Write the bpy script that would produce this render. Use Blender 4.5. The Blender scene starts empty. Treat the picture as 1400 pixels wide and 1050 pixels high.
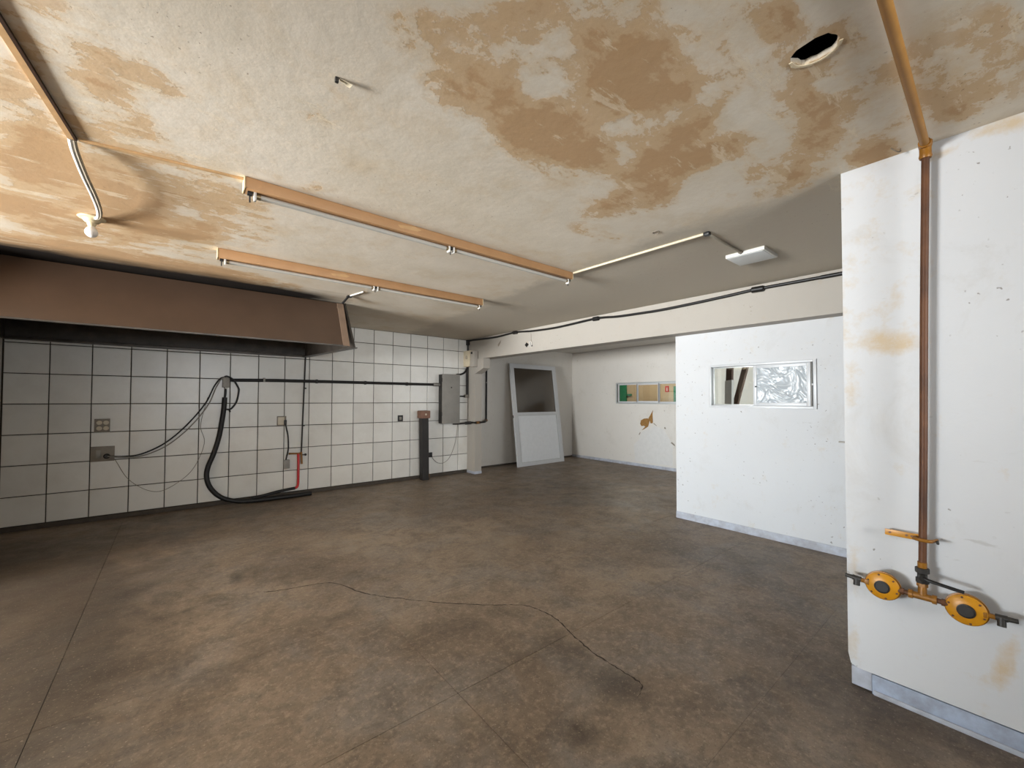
import bpy, bmesh, math, random
import numpy as np
from mathutils import Vector, Matrix, Quaternion

SC = bpy.context.scene
COL = SC.collection
random.seed(7)

# ------------------------------------------------------------------ camera
cam_d = bpy.data.cameras.new('camera')
cam = bpy.data.objects.new('camera', cam_d)
COL.objects.link(cam)
cam_d.sensor_fit = 'HORIZONTAL'
cam_d.sensor_width = 36.0
cam_d.lens = 557.894 / 1400 * 36
cam_d.shift_y = 8.795 / 1400
cam_d.clip_start = 0.02
_r = Vector((0.7723535, -0.6351876, 0.0026165))
_u = Vector((-0.0163210, -0.0157271, 0.9997431))
_f = Vector((0.6349832, 0.7721978, 0.0225138))
cam.matrix_world = Matrix(((_r.x, _u.x, -_f.x, 0), (_r.y, _u.y, -_f.y, 0), (_r.z, _u.z, -_f.z, 1.4007), (0, 0, 0, 1)))
SC.camera = cam

# ------------------------------------------------------------------ world, daylight, exposure
world = bpy.data.worlds.new('world')
SC.world = world
world.use_nodes = True
world.node_tree.nodes['Background'].inputs[0].default_value = (0.75, 0.86, 1.0, 1)
world.node_tree.nodes['Background'].inputs[1].default_value = 1.0

def area(name, loc, direction, sx, sy, power, color):
    d = bpy.data.lights.new(name, 'AREA')
    d.shape = 'RECTANGLE'; d.size = sx; d.size_y = sy
    d.energy = power; d.color = color
    o = bpy.data.objects.new(name, d); COL.objects.link(o)
    o.location = loc
    o.rotation_euler = Vector(direction).to_track_quat('-Z', 'Y').to_euler()
    return o
# daylight entering by the wide opening of the left wall (sky from above, sunlit pavement from below)
# the rear and alcove area lights are added fills, no window known there
def spread(o, deg): o.data.spread = math.radians(deg)
spread(area('daylight_pavement', (-7.46, 2.9, 1.20), (1, 0.0, 0.95), 4.0, 1.4, 1640, (1.0, 0.965, 0.92)), 116)
spread(area('daylight_sky', (-7.44, 2.9, 1.25), (1, -0.10, -0.20), 4.0, 1.4, 165, (0.56, 0.79, 1.0)), 84)
spread(area('rear_fill', (0.6, -3.42, 1.75), (0.24, 1, 0.0), 1.7, 1.1, 27, (0.95, 0.98, 1.0)), 56)  # added fill to brighten the tiled wall
area('alcove_fill', (6.2, 0.62, 1.60), (-0.1, 1, 0.0), 1.9, 1.1, 40, (0.93, 0.97, 1.0))  # added fill for the alcove side wall and the leaning door

vs = SC.view_settings
vs.view_transform = 'Standard'
vs.look = 'None'
vs.gamma = 1.0
vs.use_curve_mapping = False
vs.exposure = 0.08
SC.cycles.max_bounces = 12
SC.cycles.diffuse_bounces = 6

# ------------------------------------------------------------------ material helpers
def srgb(r, g, b):
    def c(v):
        v /= 255.0
        return v / 12.92 if v <= 0.04045 else ((v + 0.055) / 1.055) ** 2.4
    return (c(r), c(g), c(b), 1)

class NT:
    def __init__(s, name):
        s.m = bpy.data.materials.new(name); s.m.use_nodes = True
        s.t = s.m.node_tree; s.b = s.t.nodes['Principled BSDF']; s.out = s.t.nodes['Material Output']
        s._pos = None
    def n(s, typ, **kw):
        x = s.t.nodes.new(typ)
        for k, v in kw.items(): setattr(x, k, v)
        return x
    def l(s, a, b): s.t.links.new(a, b)
    def pos(s, scale=(1, 1, 1), obj=False):
        if obj:
            g = s.n('ShaderNodeTexCoord').outputs['Object']
        else:
            g = s.n('ShaderNodeNewGeometry').outputs['Position']
        mp = s.n('ShaderNodeMapping'); mp.inputs['Scale'].default_value = scale
        s.l(g, mp.inputs[0]); return mp.outputs[0]
    def noise(s, scale, detail=4, rough=0.55, dist=0.0, vec=None, aniso=(1, 1, 1), obj=False):
        x = s.n('ShaderNodeTexNoise'); x.inputs['Scale'].default_value = scale
        x.inputs['Detail'].default_value = detail; x.inputs['Roughness'].default_value = rough
        x.inputs['Distortion'].default_value = dist
        s.l(vec if vec is not None else s.pos(aniso, obj), x.inputs['Vector']); return x.outputs[0]
    def ramp(s, fac, p0, p1, c0=(0, 0, 0, 1), c1=(1, 1, 1, 1)):
        x = s.n('ShaderNodeValToRGB'); e = x.color_ramp.elements
        e[0].position = p0; e[1].position = p1; e[0].color = c0; e[1].color = c1
        s.l(fac, x.inputs[0]); return x.outputs[0]
    def math(s, op, a, b=None):
        x = s.n('ShaderNodeMath', operation=op)
        for i, v in enumerate((a, b)):
            if v is None: continue
            if isinstance(v, (int, float)): x.inputs[i].default_value = v
            else: s.l(v, x.inputs[i])
        return x.outputs[0]
    def mix(s, fac, a, b, mode='MIX'):
        x = s.n('ShaderNodeMix', data_type='RGBA', blend_type=mode)
        for i, v in ((0, fac), (6, a), (7, b)):
            if isinstance(v, (int, float)): x.inputs[i].default_value = v
            elif isinstance(v, tuple): x.inputs[i].default_value = v
            else: s.l(v, x.inputs[i])
        return x.outputs[2]
    def attr(s, name):
        x = s.n('ShaderNodeAttribute'); x.attribute_name = name; return x.outputs['Fac']
    def bump(s, h, strength=0.2, dist=0.01):
        x = s.n('ShaderNodeBump'); x.inputs['Strength'].default_value = strength
        x.inputs['Distance'].default_value = dist
        s.l(h, x.inputs['Height']); s.l(x.outputs[0], s.b.inputs['Normal'])
    def set(s, col=None, rough=None, metal=None, spec=None):
        for k, v in (('Base Color', col), ('Roughness', rough), ('Metallic', metal), ('Specular IOR Level', spec)):
            if v is None: continue
            if isinstance(v, (int, float, tuple)): s.b.inputs[k].default_value = v
            else: s.l(v, s.b.inputs[k])
        return s.m

def simple(name, col, rough=0.5, metal=0.0, var=0.12, scale=14, dark=None, spec=0.4, obj=True):
    """paint / plastic / metal with slight mottling and grime"""
    t = NT(name)
    d = dark or tuple(c * 0.55 for c in col[:3]) + (1,)
    f = t.ramp(t.noise(scale, 5, 0.6, obj=obj), 0.35, 0.75)
    f = t.math('MULTIPLY', f, var * 3)
    c = t.mix(f, col, d)
    t.bump(t.noise(scale * 6, 3, obj=obj), 0.06, 0.004)
    return t.set(c, rough, metal, spec)

M = {}
# ---- ceiling: flaking whitewash over stained plaster
t = NT('ceiling_plaster')
st = t.attr('stain')
n0 = t.noise(1.2, 6, 0.6)
n1 = t.noise(2.3, 8, 0.66, 0.3)
n2 = t.noise(5.5, 9, 0.72, 0.2, aniso=(0.75, 1.25, 1))
n3 = t.noise(16, 8, 0.72)
def cen(o, k): return t.math('MULTIPLY', t.math('SUBTRACT', o, 0.5), k)
base = t.mix(t.ramp(n0, 0.3, 0.7), srgb(220, 211, 196), srgb(202, 191, 172))
base = t.mix(t.math('MULTIPLY', t.ramp(t.noise(2.8, 8, 0.7, 0.3), 0.5, 0.68), 0.45), base, srgb(196, 174, 140))
gz = t.ramp(t.math('ADD', t.attr('grey'), cen(t.noise(3, 8, 0.7, 0.5), 0.9)), 0.35, 0.7)
base = t.mix(gz, base, srgb(184, 175, 160))
v = t.math('ADD', t.math('ADD', t.math('MULTIPLY', st, 1.2), cen(n1, 2.5)), cen(n2, 2.2))
inside = t.ramp(st, 0.03, 0.28)
tan = t.math('MULTIPLY', t.ramp(v, 0.22, 0.62), inside)
patch = t.math('MULTIPLY', t.ramp(t.math('ADD', v, cen(n3, 0.7)), 0.50, 0.58), inside)
deep = t.math('MULTIPLY', t.ramp(t.math('ADD', v, cen(n3, 0.5)), 0.80, 1.15), inside)
c = t.mix(t.math('MULTIPLY', tan, 0.60), base, srgb(204, 178, 140))
c = t.mix(t.math('MULTIPLY', patch, 0.50), c, srgb(184, 148, 104))
c = t.mix(t.math('MULTIPLY', deep, 0.45), c, srgb(164, 124, 80))
n4 = t.noise(7, 9, 0.74, 0.2, aniso=(0.40, 1.6, 1))
white = t.math('MULTIPLY', t.ramp(n4, 0.575, 0.615), inside)
c = t.mix(t.math('MULTIPLY', white, 0.55), c, srgb(222, 208, 182))
spots = t.ramp(t.noise(60, 2, 0.4), 0.70, 0.73)
spots = t.math('MULTIPLY', spots, t.ramp(t.noise(1.1, 2), 0.5, 0.62))
c = t.mix(t.math('MULTIPLY', spots, 0.5), c, srgb(104, 78, 50))
soot_gap = t.attr('soot')
soot_gap_fac = t.ramp(t.math('ADD', soot_gap, cen(t.noise(5, 6, 0.65, aniso=(0.4, 1.6, 1)), 0.6)), 0.12, 0.72)
c = t.mix(soot_gap_fac, c, srgb(22, 16, 12))
hh = t.math('ADD', t.math('ADD', t.math('MULTIPLY', t.noise(11, 9, 0.62), 0.5), t.math('MULTIPLY', white, 0.10)), t.math('MULTIPLY', patch, -0.10))
t.bump(hh, 0.22, 0.02)
M['ceiling'] = t.set(c, 0.85, 0, 0.2)

# ---- painted plaster walls
def plaster(name, a, b, stain_col, dirt=0.35, bump=0.12):
    t = NT(name)
    c = t.mix(t.noise(0.9, 5), a, b)
    st = t.attr('stain')
    m1 = t.ramp(t.math('ADD', st, t.math('MULTIPLY', t.math('SUBTRACT', t.noise(7, 9, 0.75), 0.5), 2.4)), 0.22, 0.95)
    c = t.mix(t.math('MULTIPLY', m1, 0.72), c, stain_col)
    sm = t.ramp(t.noise(2.4, 8, 0.72, 0.4, aniso=(1, 1, 0.8)), 0.54, 0.72)
    c = t.mix(t.math('MULTIPLY', sm, dirt * 0.5), c, srgb(150, 138, 120))
    sc2 = t.ramp(t.noise(9, 5, 0.6, 0.2, aniso=(0.5, 0.5, 2.2)), 0.69, 0.74)
    c = t.mix(t.math('MULTIPLY', sc2, dirt * 0.6), c, srgb(138, 128, 116))
    sp = t.ramp(t.noise(34, 2, 0.5), 0.70, 0.73)
    sp = t.math('MULTIPLY', sp, t.ramp(t.noise(2.1, 3), 0.46, 0.58))
    c = t.mix(t.math('MULTIPLY', sp, dirt * 1.3), c, srgb(92, 80, 66))
    t.bump(t.noise(14, 7, 0.65), bump, 0.01)
    return t.set(c, 0.7, 0, 0.25)
M['white_wall'] = plaster('white_wall_paint', srgb(198, 199, 200), srgb(186, 186, 186), srgb(184, 158, 116), 0.5)
M['alcove_wall'] = plaster('alcove_wall_paint', srgb(206, 202, 195), srgb(192, 187, 179), srgb(170, 150, 118), 0.35)
M['beam'] = plaster('beam_paint', srgb(170, 164, 155), srgb(158, 152, 143), srgb(170, 150, 118), 0.3)
M['tan_wall'] = plaster('tan_wall_paint', srgb(202, 180, 150), srgb(192, 168, 136), srgb(170, 140, 100), 0.2)
M['raw_plaster'] = simple('raw_plaster', srgb(148, 108, 58), 0.9, var=0.25, scale=30)
M['patch_white'] = simple('patch_filler', srgb(200, 198, 194), 0.8, var=0.06)
M['base_grey'] = simple('baseboard_paint', srgb(172, 176, 186), 0.6, var=0.2, scale=12, dark=srgb(120, 112, 104), obj=False)
M['base_blue'] = simple('baseboard_blue_paint', srgb(158, 168, 186), 0.6, var=0.22, scale=14, dark=srgb(110, 108, 108), obj=False)
M['base_dark'] = simple('baseboard_cement', srgb(78, 70, 62), 0.8, var=0.25, obj=False)

# ---- floor: worn brown cement
t = NT('floor_cement')
c = t.mix(t.ramp(t.noise(0.8, 7, 0.62, 0.5), 0.36, 0.62), srgb(110, 94, 78), srgb(146, 128, 108))
c = t.mix(t.math('MULTIPLY', t.ramp(t.noise(1.7, 7, 0.66, 0.6), 0.47, 0.60), 0.6), c, srgb(122, 115, 107))
c = t.mix(t.math('MULTIPLY', t.ramp(t.noise(3.3, 9, 0.74, 0.6), 0.47, 0.62), 0.55), c, srgb(86, 72, 58))
c = t.mix(t.math('MULTIPLY', t.ramp(t.noise(9, 9, 0.78, 0.3), 0.50, 0.62), 0.5), c, srgb(90, 78, 66))
c = t.mix(t.math('MULTIPLY', t.ramp(t.noise(26, 7, 0.78), 0.50, 0.64), 0.5), c, srgb(164, 147, 125))
c = t.mix(t.math('MULTIPLY', t.ramp(t.noise(48, 6, 0.8), 0.52, 0.64), 0.45), c, srgb(80, 68, 57))
st = t.attr('stain')  # on the floor this mask holds painted shade besides stains
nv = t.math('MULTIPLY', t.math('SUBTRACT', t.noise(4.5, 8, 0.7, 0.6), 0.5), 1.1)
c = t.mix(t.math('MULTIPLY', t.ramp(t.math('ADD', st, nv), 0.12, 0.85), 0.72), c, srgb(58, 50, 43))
c = t.mix(t.math('MULTIPLY', t.ramp(t.math('SUBTRACT', nv, st), 0.1, 0.6), 0.35), c, srgb(154, 135, 112))
c = t.mix(t.math('MULTIPLY', t.ramp(t.noise(85, 2, 0.5), 0.64, 0.70), 0.4), c, srgb(176, 162, 142))
c = t.mix(t.math('MULTIPLY', t.ramp(t.noise(70, 3, 0.6), 0.66, 0.72), 0.5), c, srgb(66, 56, 46))
t.bump(t.noise(30, 8, 0.75), 0.22, 0.006)
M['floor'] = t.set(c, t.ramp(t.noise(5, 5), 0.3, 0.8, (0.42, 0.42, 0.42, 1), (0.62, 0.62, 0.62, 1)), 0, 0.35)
M['joint'] = simple('joint_dirt', srgb(44, 38, 33), 0.9, obj=False)
M['crack'] = simple('crack_dirt', srgb(60, 50, 42), 0.9, obj=False)

# ---- glazed tiles
t = NT('glazed_tile')
oi = t.n('ShaderNodeObjectInfo')
c = t.mix(t.math('MULTIPLY', oi.outputs['Random'], 0.8), srgb(222, 220, 214), srgb(206, 204, 198))
c = t.mix(t.math('MULTIPLY', t.ramp(t.noise(2.2, 6, 0.65), 0.45, 0.8), 0.3), c, srgb(160, 150, 136))
t.bump(t.noise(3, 3), 0.05, 0.02)
M['tile'] = t.set(c, 0.30, 0, 0.4)
M['grout'] = simple('grout', srgb(62, 54, 46), 0.95, var=0.1, obj=False)

# ---- objects
M['hood'] = simple('hood_enamel', srgb(84, 66, 53), 0.42, 0.0, 0.14, 3, dark=srgb(64, 49, 38), obj=False)
M['hood_edge'] = simple('hood_flange', srgb(132, 110, 92), 0.5, 0, 0.15, 10)
M['soot'] = simple('greasy_soot', srgb(76, 69, 62), 0.45, 0.1, 0.2, 8, dark=srgb(14, 12, 10), obj=False)
M['soot_grey'] = simple('greasy_steel', srgb(92, 86, 80), 0.4, 0.4, 0.25, 6, dark=srgb(30, 26, 22), obj=False)
M['batten'] = simple('aged_cream_enamel', srgb(172, 132, 92), 0.5, 0, 0.16, 5, dark=srgb(140, 100, 64))
M['batten_end'] = simple('cream_enamel', srgb(206, 186, 146), 0.5, 0, 0.1)
M['tube'] = simple('tube_glass', srgb(176, 172, 164), 0.4, 0, 0.05)
M['brass_cap'] = simple('tube_cap', srgb(140, 124, 96), 0.4, 0.6)
M['black'] = simple('black_plastic', srgb(24, 22, 21), 0.45, 0, 0.2)
M['rubber'] = simple('black_rubber', srgb(22, 21, 21), 0.5, 0, 0.2)
M['conduit'] = simple('black_painted_steel', srgb(30, 27, 25), 0.45, 0.2, 0.2)
M['white_plastic'] = simple('white_plastic', srgb(212, 210, 204), 0.45, 0, 0.06)
M['diffuser'] = simple('opal_diffuser', srgb(206, 208, 206), 0.4, 0, 0.04)
M['cream_plastic'] = simple('yellowed_plastic', srgb(206, 194, 168), 0.5, 0, 0.12)
M['pale_cable'] = simple('pale_cable', srgb(170, 160, 142), 0.5, 0, 0.15)
M['channel'] = simple('channel_paint', srgb(196, 158, 112), 0.6, 0, 0.2, 10)
M['channel_dark'] = simple('channel_grime', srgb(58, 36, 20), 0.6, 0, 0.2, 10)
M['porcelain'] = simple('porcelain', srgb(226, 212, 176), 0.3, 0, 0.1)
M['bulb'] = simple('opal_bulb', srgb(242, 240, 236), 0.15, 0, 0.02)
M['grey_box'] = simple('grey_enamel', srgb(136, 132, 125), 0.5, 0.1, 0.12, 6)
M['dark_box'] = simple('dark_enamel', srgb(44, 41, 38), 0.5, 0.1, 0.12)
M['steel'] = simple('zinc_steel', srgb(168, 164, 156), 0.4, 0.7, 0.15)
M['dull_steel'] = simple('dull_steel', srgb(140, 134, 124), 0.5, 0.3, 0.2)
M['plate'] = simple('aged_plate', srgb(132, 122, 108), 0.5, 0.1, 0.2)
M['plate_light'] = simple('ivory_plate', srgb(200, 188, 166), 0.45, 0, 0.1)
M['brass'] = simple('tarnished_brass', srgb(150, 108, 62), 0.45, 0.6, 0.2, dark=srgb(84, 56, 30))
M['red'] = simple('red_hose', srgb(186, 30, 34), 0.4, 0, 0.1)
M['post'] = simple('dark_iron', srgb(52, 49, 47), 0.55, 0.3, 0.25, 8)
M['rust'] = simple('rusty_cap', srgb(132, 98, 82), 0.7, 0.1, 0.2, 16)
M['pipe_brown'] = simple('rusty_gas_pipe', srgb(100, 63, 37), 0.55, 0.1, 0.3, 5, dark=srgb(50, 28, 18), obj=False)
M['pipe_ochre'] = simple('ochre_pipe_paint', srgb(150, 106, 46), 0.5, 0, 0.2, 9, dark=srgb(120, 80, 30), obj=False)
M['yellow'] = simple('yellow_enamel', srgb(192, 132, 22), 0.38, 0.0, 0.12, 16, dark=srgb(160, 100, 20))
M['yellow_dark'] = simple('yellow_enamel_worn', srgb(142, 94, 26), 0.42, 0.1, 0.2, 16, dark=srgb(96, 62, 22))
M['iron'] = simple('black_iron', srgb(58, 55, 52), 0.5, 0.4, 0.2, 16)
M['alu'] = simple('white_aluminium', srgb(186, 187, 188), 0.35, 0, 0.05)
M['alu_grey'] = simple('grey_aluminium', srgb(176, 178, 176), 0.35, 0.3, 0.08)
M['door_panel'] = simple('white_door_sheet', srgb(206, 208, 210), 0.35, 0, 0.05)
M['green'] = simple('green_paint', srgb(40, 128, 92), 0.5, 0, 0.1)
M['sign_red'] = simple('sign_red', srgb(190, 34, 28), 0.5, 0, 0.03)
M['sign_white'] = simple('sign_white', srgb(236, 230, 224), 0.5, 0, 0.03)
M['timber'] = simple('dark_timber', srgb(74, 50, 36), 0.6, 0, 0.25, 8)
M['pvc'] = simple('grey_pvc', srgb(190, 188, 184), 0.5, 0, 0.1)
M['void'] = simple('roof_void', srgb(20, 18, 16), 0.95, 0, 0.1)
M['chip'] = simple('chipped_plaster_rim', srgb(214, 198, 168), 0.9, 0, 0.1, 40)

def glass(name, tint, mixf, rough=0.02):
    t = NT(name)
    tr = t.n('ShaderNodeBsdfTransparent'); tr.inputs[0].default_value = tint
    gl = t.n('ShaderNodeBsdfGlossy'); gl.inputs['Roughness'].default_value = rough
    gl.inputs['Color'].default_value = (0.9, 0.92, 0.92, 1)
    mx = t.n('ShaderNodeMixShader')
    mx.inputs[0].default_value = mixf
    t.l(tr.outputs[0], mx.inputs[1]); t.l(gl.outputs[0], mx.inputs[2]); t.l(mx.outputs[0], t.out.inputs[0])
    return t.m
M['glass'] = glass('clear_pane', (0.9, 0.92, 0.9, 1), 0.06)
M['smoked'] = glass('smoked_pane', (0.50, 0.46, 0.42, 1), 0.07, 0.15)
# hazy wavy film stuck on a pane
t = NT('wavy_film')
nz = t.noise(5.5, 2, 0.5, 1.4)
band = t.math('ABSOLUTE', t.math('SUBTRACT', t.math('FRACT', t.math('MULTIPLY', nz, 5.0)), 0.5))
c = t.mix(t.ramp(band, 0.30, 0.46), srgb(160, 166, 170), srgb(186, 190, 192))
t.bump(t.math('MULTIPLY', nz, 3.0), 0.5, 0.03)
M['film'] = t.set(c, 0.25, 0, 0.4)

# ------------------------------------------------------------------ mesh helpers
def new_obj(name, me, mat, parent=None):
    o = bpy.data.objects.new(name, me); COL.objects.link(o)
    if mat is not None:
        me.materials.clear()
        for m_ in (mat if isinstance(mat, (list, tuple)) else [mat]): me.materials.append(m_)
    if parent is not None:
        o.parent = parent
    return o

class MB:
    """collects shapes into one bmesh; coordinates are local to the origin given"""
    def __init__(s, origin=(0, 0, 0)):
        s.bm = bmesh.new(); s.o = Vector(origin)
    def box(s, lo, hi, bevel=0.0):
        lo = Vector(lo) - s.o; hi = Vector(hi) - s.o
        b2 = bmesh.new()
        r = bmesh.ops.create_cube(b2, size=1)
        c = (lo + hi) / 2; d = hi - lo
        for v_ in b2.verts: v_.co = Vector((v_.co.x * d.x, v_.co.y * d.y, v_.co.z * d.z)) + c
        if bevel > 0:
            bmesh.ops.bevel(b2, geom=list(b2.edges), offset=bevel, segments=2, affect='EDGES', profile=0.6)
        s.merge(b2); return s
    def merge(s, b2):
        me = bpy.data.meshes.new('tmp'); b2.to_mesh(me); b2.free()
        s.bm.from_mesh(me); bpy.data.meshes.remove(me)
    def hexa(s, pts):
        """8 points: bottom ring then top ring"""
        vs_ = [s.bm.verts.new(Vector(p) - s.o) for p in pts]
        for q in ((3, 2, 1, 0), (4, 5, 6, 7), (0, 1, 5, 4), (1, 2, 6, 5), (2, 3, 7, 6), (3, 0, 4, 7)):
            s.bm.faces.new([vs_[i] for i in q])
        return s
    def cyl(s, a, b, r0, r1=None, seg=20, caps=True):
        a = Vector(a) - s.o; b = Vector(b) - s.o
        r1 = r0 if r1 is None else r1
        d = (b - a).normalized()
        q = d.to_track_quat('Z', 'Y')
        A = []; B = []
        for i in range(seg):
            w = 2 * math.pi * i / seg
            e = q @ Vector((math.cos(w), math.sin(w), 0))
            A.append(s.bm.verts.new(a + e * r0)); B.append(s.bm.verts.new(b + e * r1))
        for i in range(seg):
            f_ = s.bm.faces.new((A[i], A[(i + 1) % seg], B[(i + 1) % seg], B[i])); f_.smooth = True
        if caps:
            s.bm.faces.new(A[::-1]); s.bm.faces.new(B)
        return s
    def lathe(s, a, d, prof, seg=28):
        """profile list of (along, radius) revolved about axis d from a"""
        a = Vector(a) - s.o; d = Vector(d).normalized(); q = d.to_track_quat('Z', 'Y')
        rings = []
        for (h_, r_) in prof:
            ring = []
            for i in range(seg):
                w = 2 * math.pi * i / seg
                ring.append(s.bm.verts.new(a + d * h_ + (q @ Vector((math.cos(w), math.sin(w), 0))) * max(r_, 1e-5)))
            rings.append(ring)
        for k in range(len(rings) - 1):
            for i in range(seg):
                f_ = s.bm.faces.new((rings[k][i], rings[k][(i + 1) % seg], rings[k + 1][(i + 1) % seg], rings[k + 1][i])); f_.smooth = True
        s.bm.faces.new(rings[0][::-1]); s.bm.faces.new(rings[-1])
        return s
    def tube(s, pts, r, seg=10, smooth=0, flat=1.0):
        P = [Vector(p) - s.o for p in pts]
        if smooth: P = catmull(P, smooth)
        T = []
        for i in range(len(P)):
            a = P[max(i - 1, 0)]; b = P[min(i + 1, len(P) - 1)]
            T.append((b - a).normalized())
        n_ = T[0].orthogonal().normalized()
        rings = []
        for i, p in enumerate(P):
            if i > 0:
                n_ = T[i - 1].rotation_difference(T[i]) @ n_
                n_ = (n_ - T[i] * n_.dot(T[i])).normalized()
            b = T[i].cross(n_)
            rr = r[i] if isinstance(r, (list, tuple)) and len(r) == len(P) else (r if not isinstance(r, (list, tuple)) else r[0])
            k = 1.0
            if 0 < i < len(P) - 1:
                k = 1 / max(0.6, math.cos(0.5 * T[i - 1].angle(T[i + 1], 0.0))) ** 0.5
            rings.append([s.bm.verts.new(p + (n_ * math.cos(2 * math.pi * j / seg) + b * math.sin(2 * math.pi * j / seg) * flat) * rr * k) for j in range(seg)])
        for k in range(len(rings) - 1):
            for j in range(seg):
                f_ = s.bm.faces.new((rings[k][j], rings[k][(j + 1) % seg], rings[k + 1][(j + 1) % seg], rings[k + 1][j])); f_.smooth = True
        s.bm.faces.new(rings[0][::-1]); s.bm.faces.new(rings[-1])
        return s
    def prism(s, poly, off):
        """planar polygon extruded by the vector off"""
        A = [s.bm.verts.new(Vector(p) - s.o) for p in poly]
        B = [s.bm.verts.new(Vector(p) - s.o + Vector(off)) for p in poly]
        s.bm.faces.new(A[::-1]); s.bm.faces.new(B)
        n_ = len(A)
        for i in range(n_): s.bm.faces.new((A[i], A[(i + 1) % n_], B[(i + 1) % n_], B[i]))
        return s
    def sphere(s, c, r, sx=1, sy=1, sz=1, seg=20):
        b2 = bmesh.new(); bmesh.ops.create_uvsphere(b2, u_segments=seg, v_segments=seg // 2, radius=r)
        for v_ in b2.verts: v_.co = Vector((v_.co.x * sx, v_.co.y * sy, v_.co.z * sz)) + Vector(c) - s.o
        for f_ in b2.faces: f_.smooth = True
        s.merge(b2); return s
    def build(s, name, mat, parent=None):
        bmesh.ops.recalc_face_normals(s.bm, faces=s.bm.faces)
        me = bpy.data.meshes.new(name); s.bm.to_mesh(me); s.bm.free()
        me.set_sharp_from_angle(angle=math.radians(38))
        o = new_obj(name, me, mat, parent)
        if parent is None: o.location = s.o
        return o

def catmull(P, n_):
    out = []
    Q = [P[0] * 2 - P[1]] + list(P) + [P[-1] * 2 - P[-2]]
    for i in range(1, len(Q) - 2):
        p0, p1, p2, p3 = Q[i - 1:i + 3]
        for k in range(n_):
            t_ = k / n_
            out.append(0.5 * ((2 * p1) + (p2 - p0) * t_ + (2 * p0 - 5 * p1 + 4 * p2 - p3) * t_ ** 2 + (3 * p1 - p0 - 3 * p2 + p3) * t_ ** 3))
    out.append(P[-1].copy()); return out

def tag(o, label, cat, group=None, kind=None):
    o['label'] = label; o['category'] = cat
    if group: o['group'] = group
    if kind: o['kind'] = kind
    return o
def thing(name, label, cat, loc, group=None, kind=None):
    o = bpy.data.objects.new(name, None); COL.objects.link(o); o.location = loc
    o.empty_display_size = 0.05
    return tag(o, label, cat, group, kind)

def blob_mask(P, blobs, soft=0.55):
    """P (n,2); each blob an affine ellipse (cx,cy,a,b,c,d,w)"""
    m = np.zeros(len(P)); neg = np.zeros(len(P))
    for cx, cy, a, b, c_, d, w in blobs:
        A = np.linalg.inv(np.array([[a, b], [c_, d]]))
        q = (P - np.array([cx, cy])) @ A.T
        r_ = np.sqrt((q ** 2).sum(1))
        k = np.clip((1.25 - r_) / (1.25 - 1.25 * (1 - soft)), 0, 1); k = k * k * (3 - 2 * k)
        if w > 0: m = np.maximum(m, w * k)
        else: neg = np.minimum(neg, w * k)
    return m + neg
def set_attr(me, name, vals):
    a = me.attributes.new(name, 'FLOAT', 'POINT'); a.data.foreach_set('value', np.asarray(vals, dtype=np.float32))

def grid_mesh(name, u0, u1, v0, v1, step, fn, flip=False):
    nu = max(1, int(round((u1 - u0) / step))); nv = max(1, int(round((v1 - v0) / step)))
    U = np.linspace(u0, u1, nu + 1); V = np.linspace(v0, v1, nv + 1)
    uv = np.array([(a, b) for b in V for a in U])
    verts = [fn(a, b) for a, b in uv]
    faces = []
    for j in range(nv):
        for i in range(nu):
            k = j * (nu + 1) + i
            q = (k, k + 1, k + nu + 2, k + nu + 1)
            faces.append(q[::-1] if flip else q)
    me = bpy.data.meshes.new(name); me.from_pydata(verts, [], faces)
    return me, uv

H = 2.55
# ------------------------------------------------------------------ floor: sub-base, poured slabs, crack
FLOOR_ST_SHADE = [(1.671, 1.241, 0.07, -0.157, -0.191, -0.069, 0.8), (1.333, 1.177, 0.069, -0.057, -0.149, -0.028, 0.9), (1.714, 1.622, 0.048, -0.165, -0.263, -0.089, 0.45), (1.338, 2.187, 0.244, -0.076, -0.198, -0.125, 0.4), (0.741, 3.659, 0.589, -0.066, -0.478, -0.335, 0.45), (0.407, 3.844, 0.049, -0.032, -0.175, -0.106, 0.9), (1.743, 2.114, 0.226, -0.06, -0.184, -0.073, 0.3), (0.771, 2.756, 0.468, -0.027, -0.196, -0.131, 0.35), (0.29, 2.617, 0.247, 0.007, 0.013, -0.168, 0.35), (2.225, 0.89, -0.019, -0.13, -0.143, -0.016, 0.45), (2.336, 0.527, 0.047, -0.05, -0.038, -0.011, 0.6), (-0.529, 3.324, 0.304, 0.094, -0.248, -0.563, 0.35), (3.976, 4.828, 0.522, -0.379, -0.419, -0.461, 0.4), (5.465, 2.628, -0.351, -1.168, -0.728, -0.457, 0.3), (-0.211, 5.544, 0.991, 0.044, -0.094, -0.65, 0.55), (-0.955, 5.88, 0.373, 0.14, -0.02, -0.743, 0.6), (3.674, 1.19, -0.074, -0.473, -0.408, -0.099, 0.3), (3.369, 2.02, 0.307, -0.394, -0.249, -0.236, 0.25), (1.018, 1.537, 0.1, -0.092, -0.082, -0.14, -0.3), (2.355, 3.074, 0.481, -0.346, -0.39, -0.453, -0.4), (1.354, 4.139, 0.559, -0.172, -0.453, -0.533, -0.35), (0.219, 2.978, 0.2, -0.018, -0.163, -0.274, -0.3), (-1.15, 3.6, 1.5, 0, 0, 3.2, 1.35), (2.5, 0.45, 0.6, 0, 0, 0.5, 0.6), (4.7, 4.4, 1.7, 0, 0, 1.7, 0.42), (3.9, 1.3, 0.7, 0, 0, 0.7, 0.35), (-0.3, 1.6, 0.6, 0, 0, 0.9, 0.5), (0.2, 6.0, 2.2, 0, 0, 0.6, 0.45)]  # stains, plus broad dark blobs painting shade at left, front right and far
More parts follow.
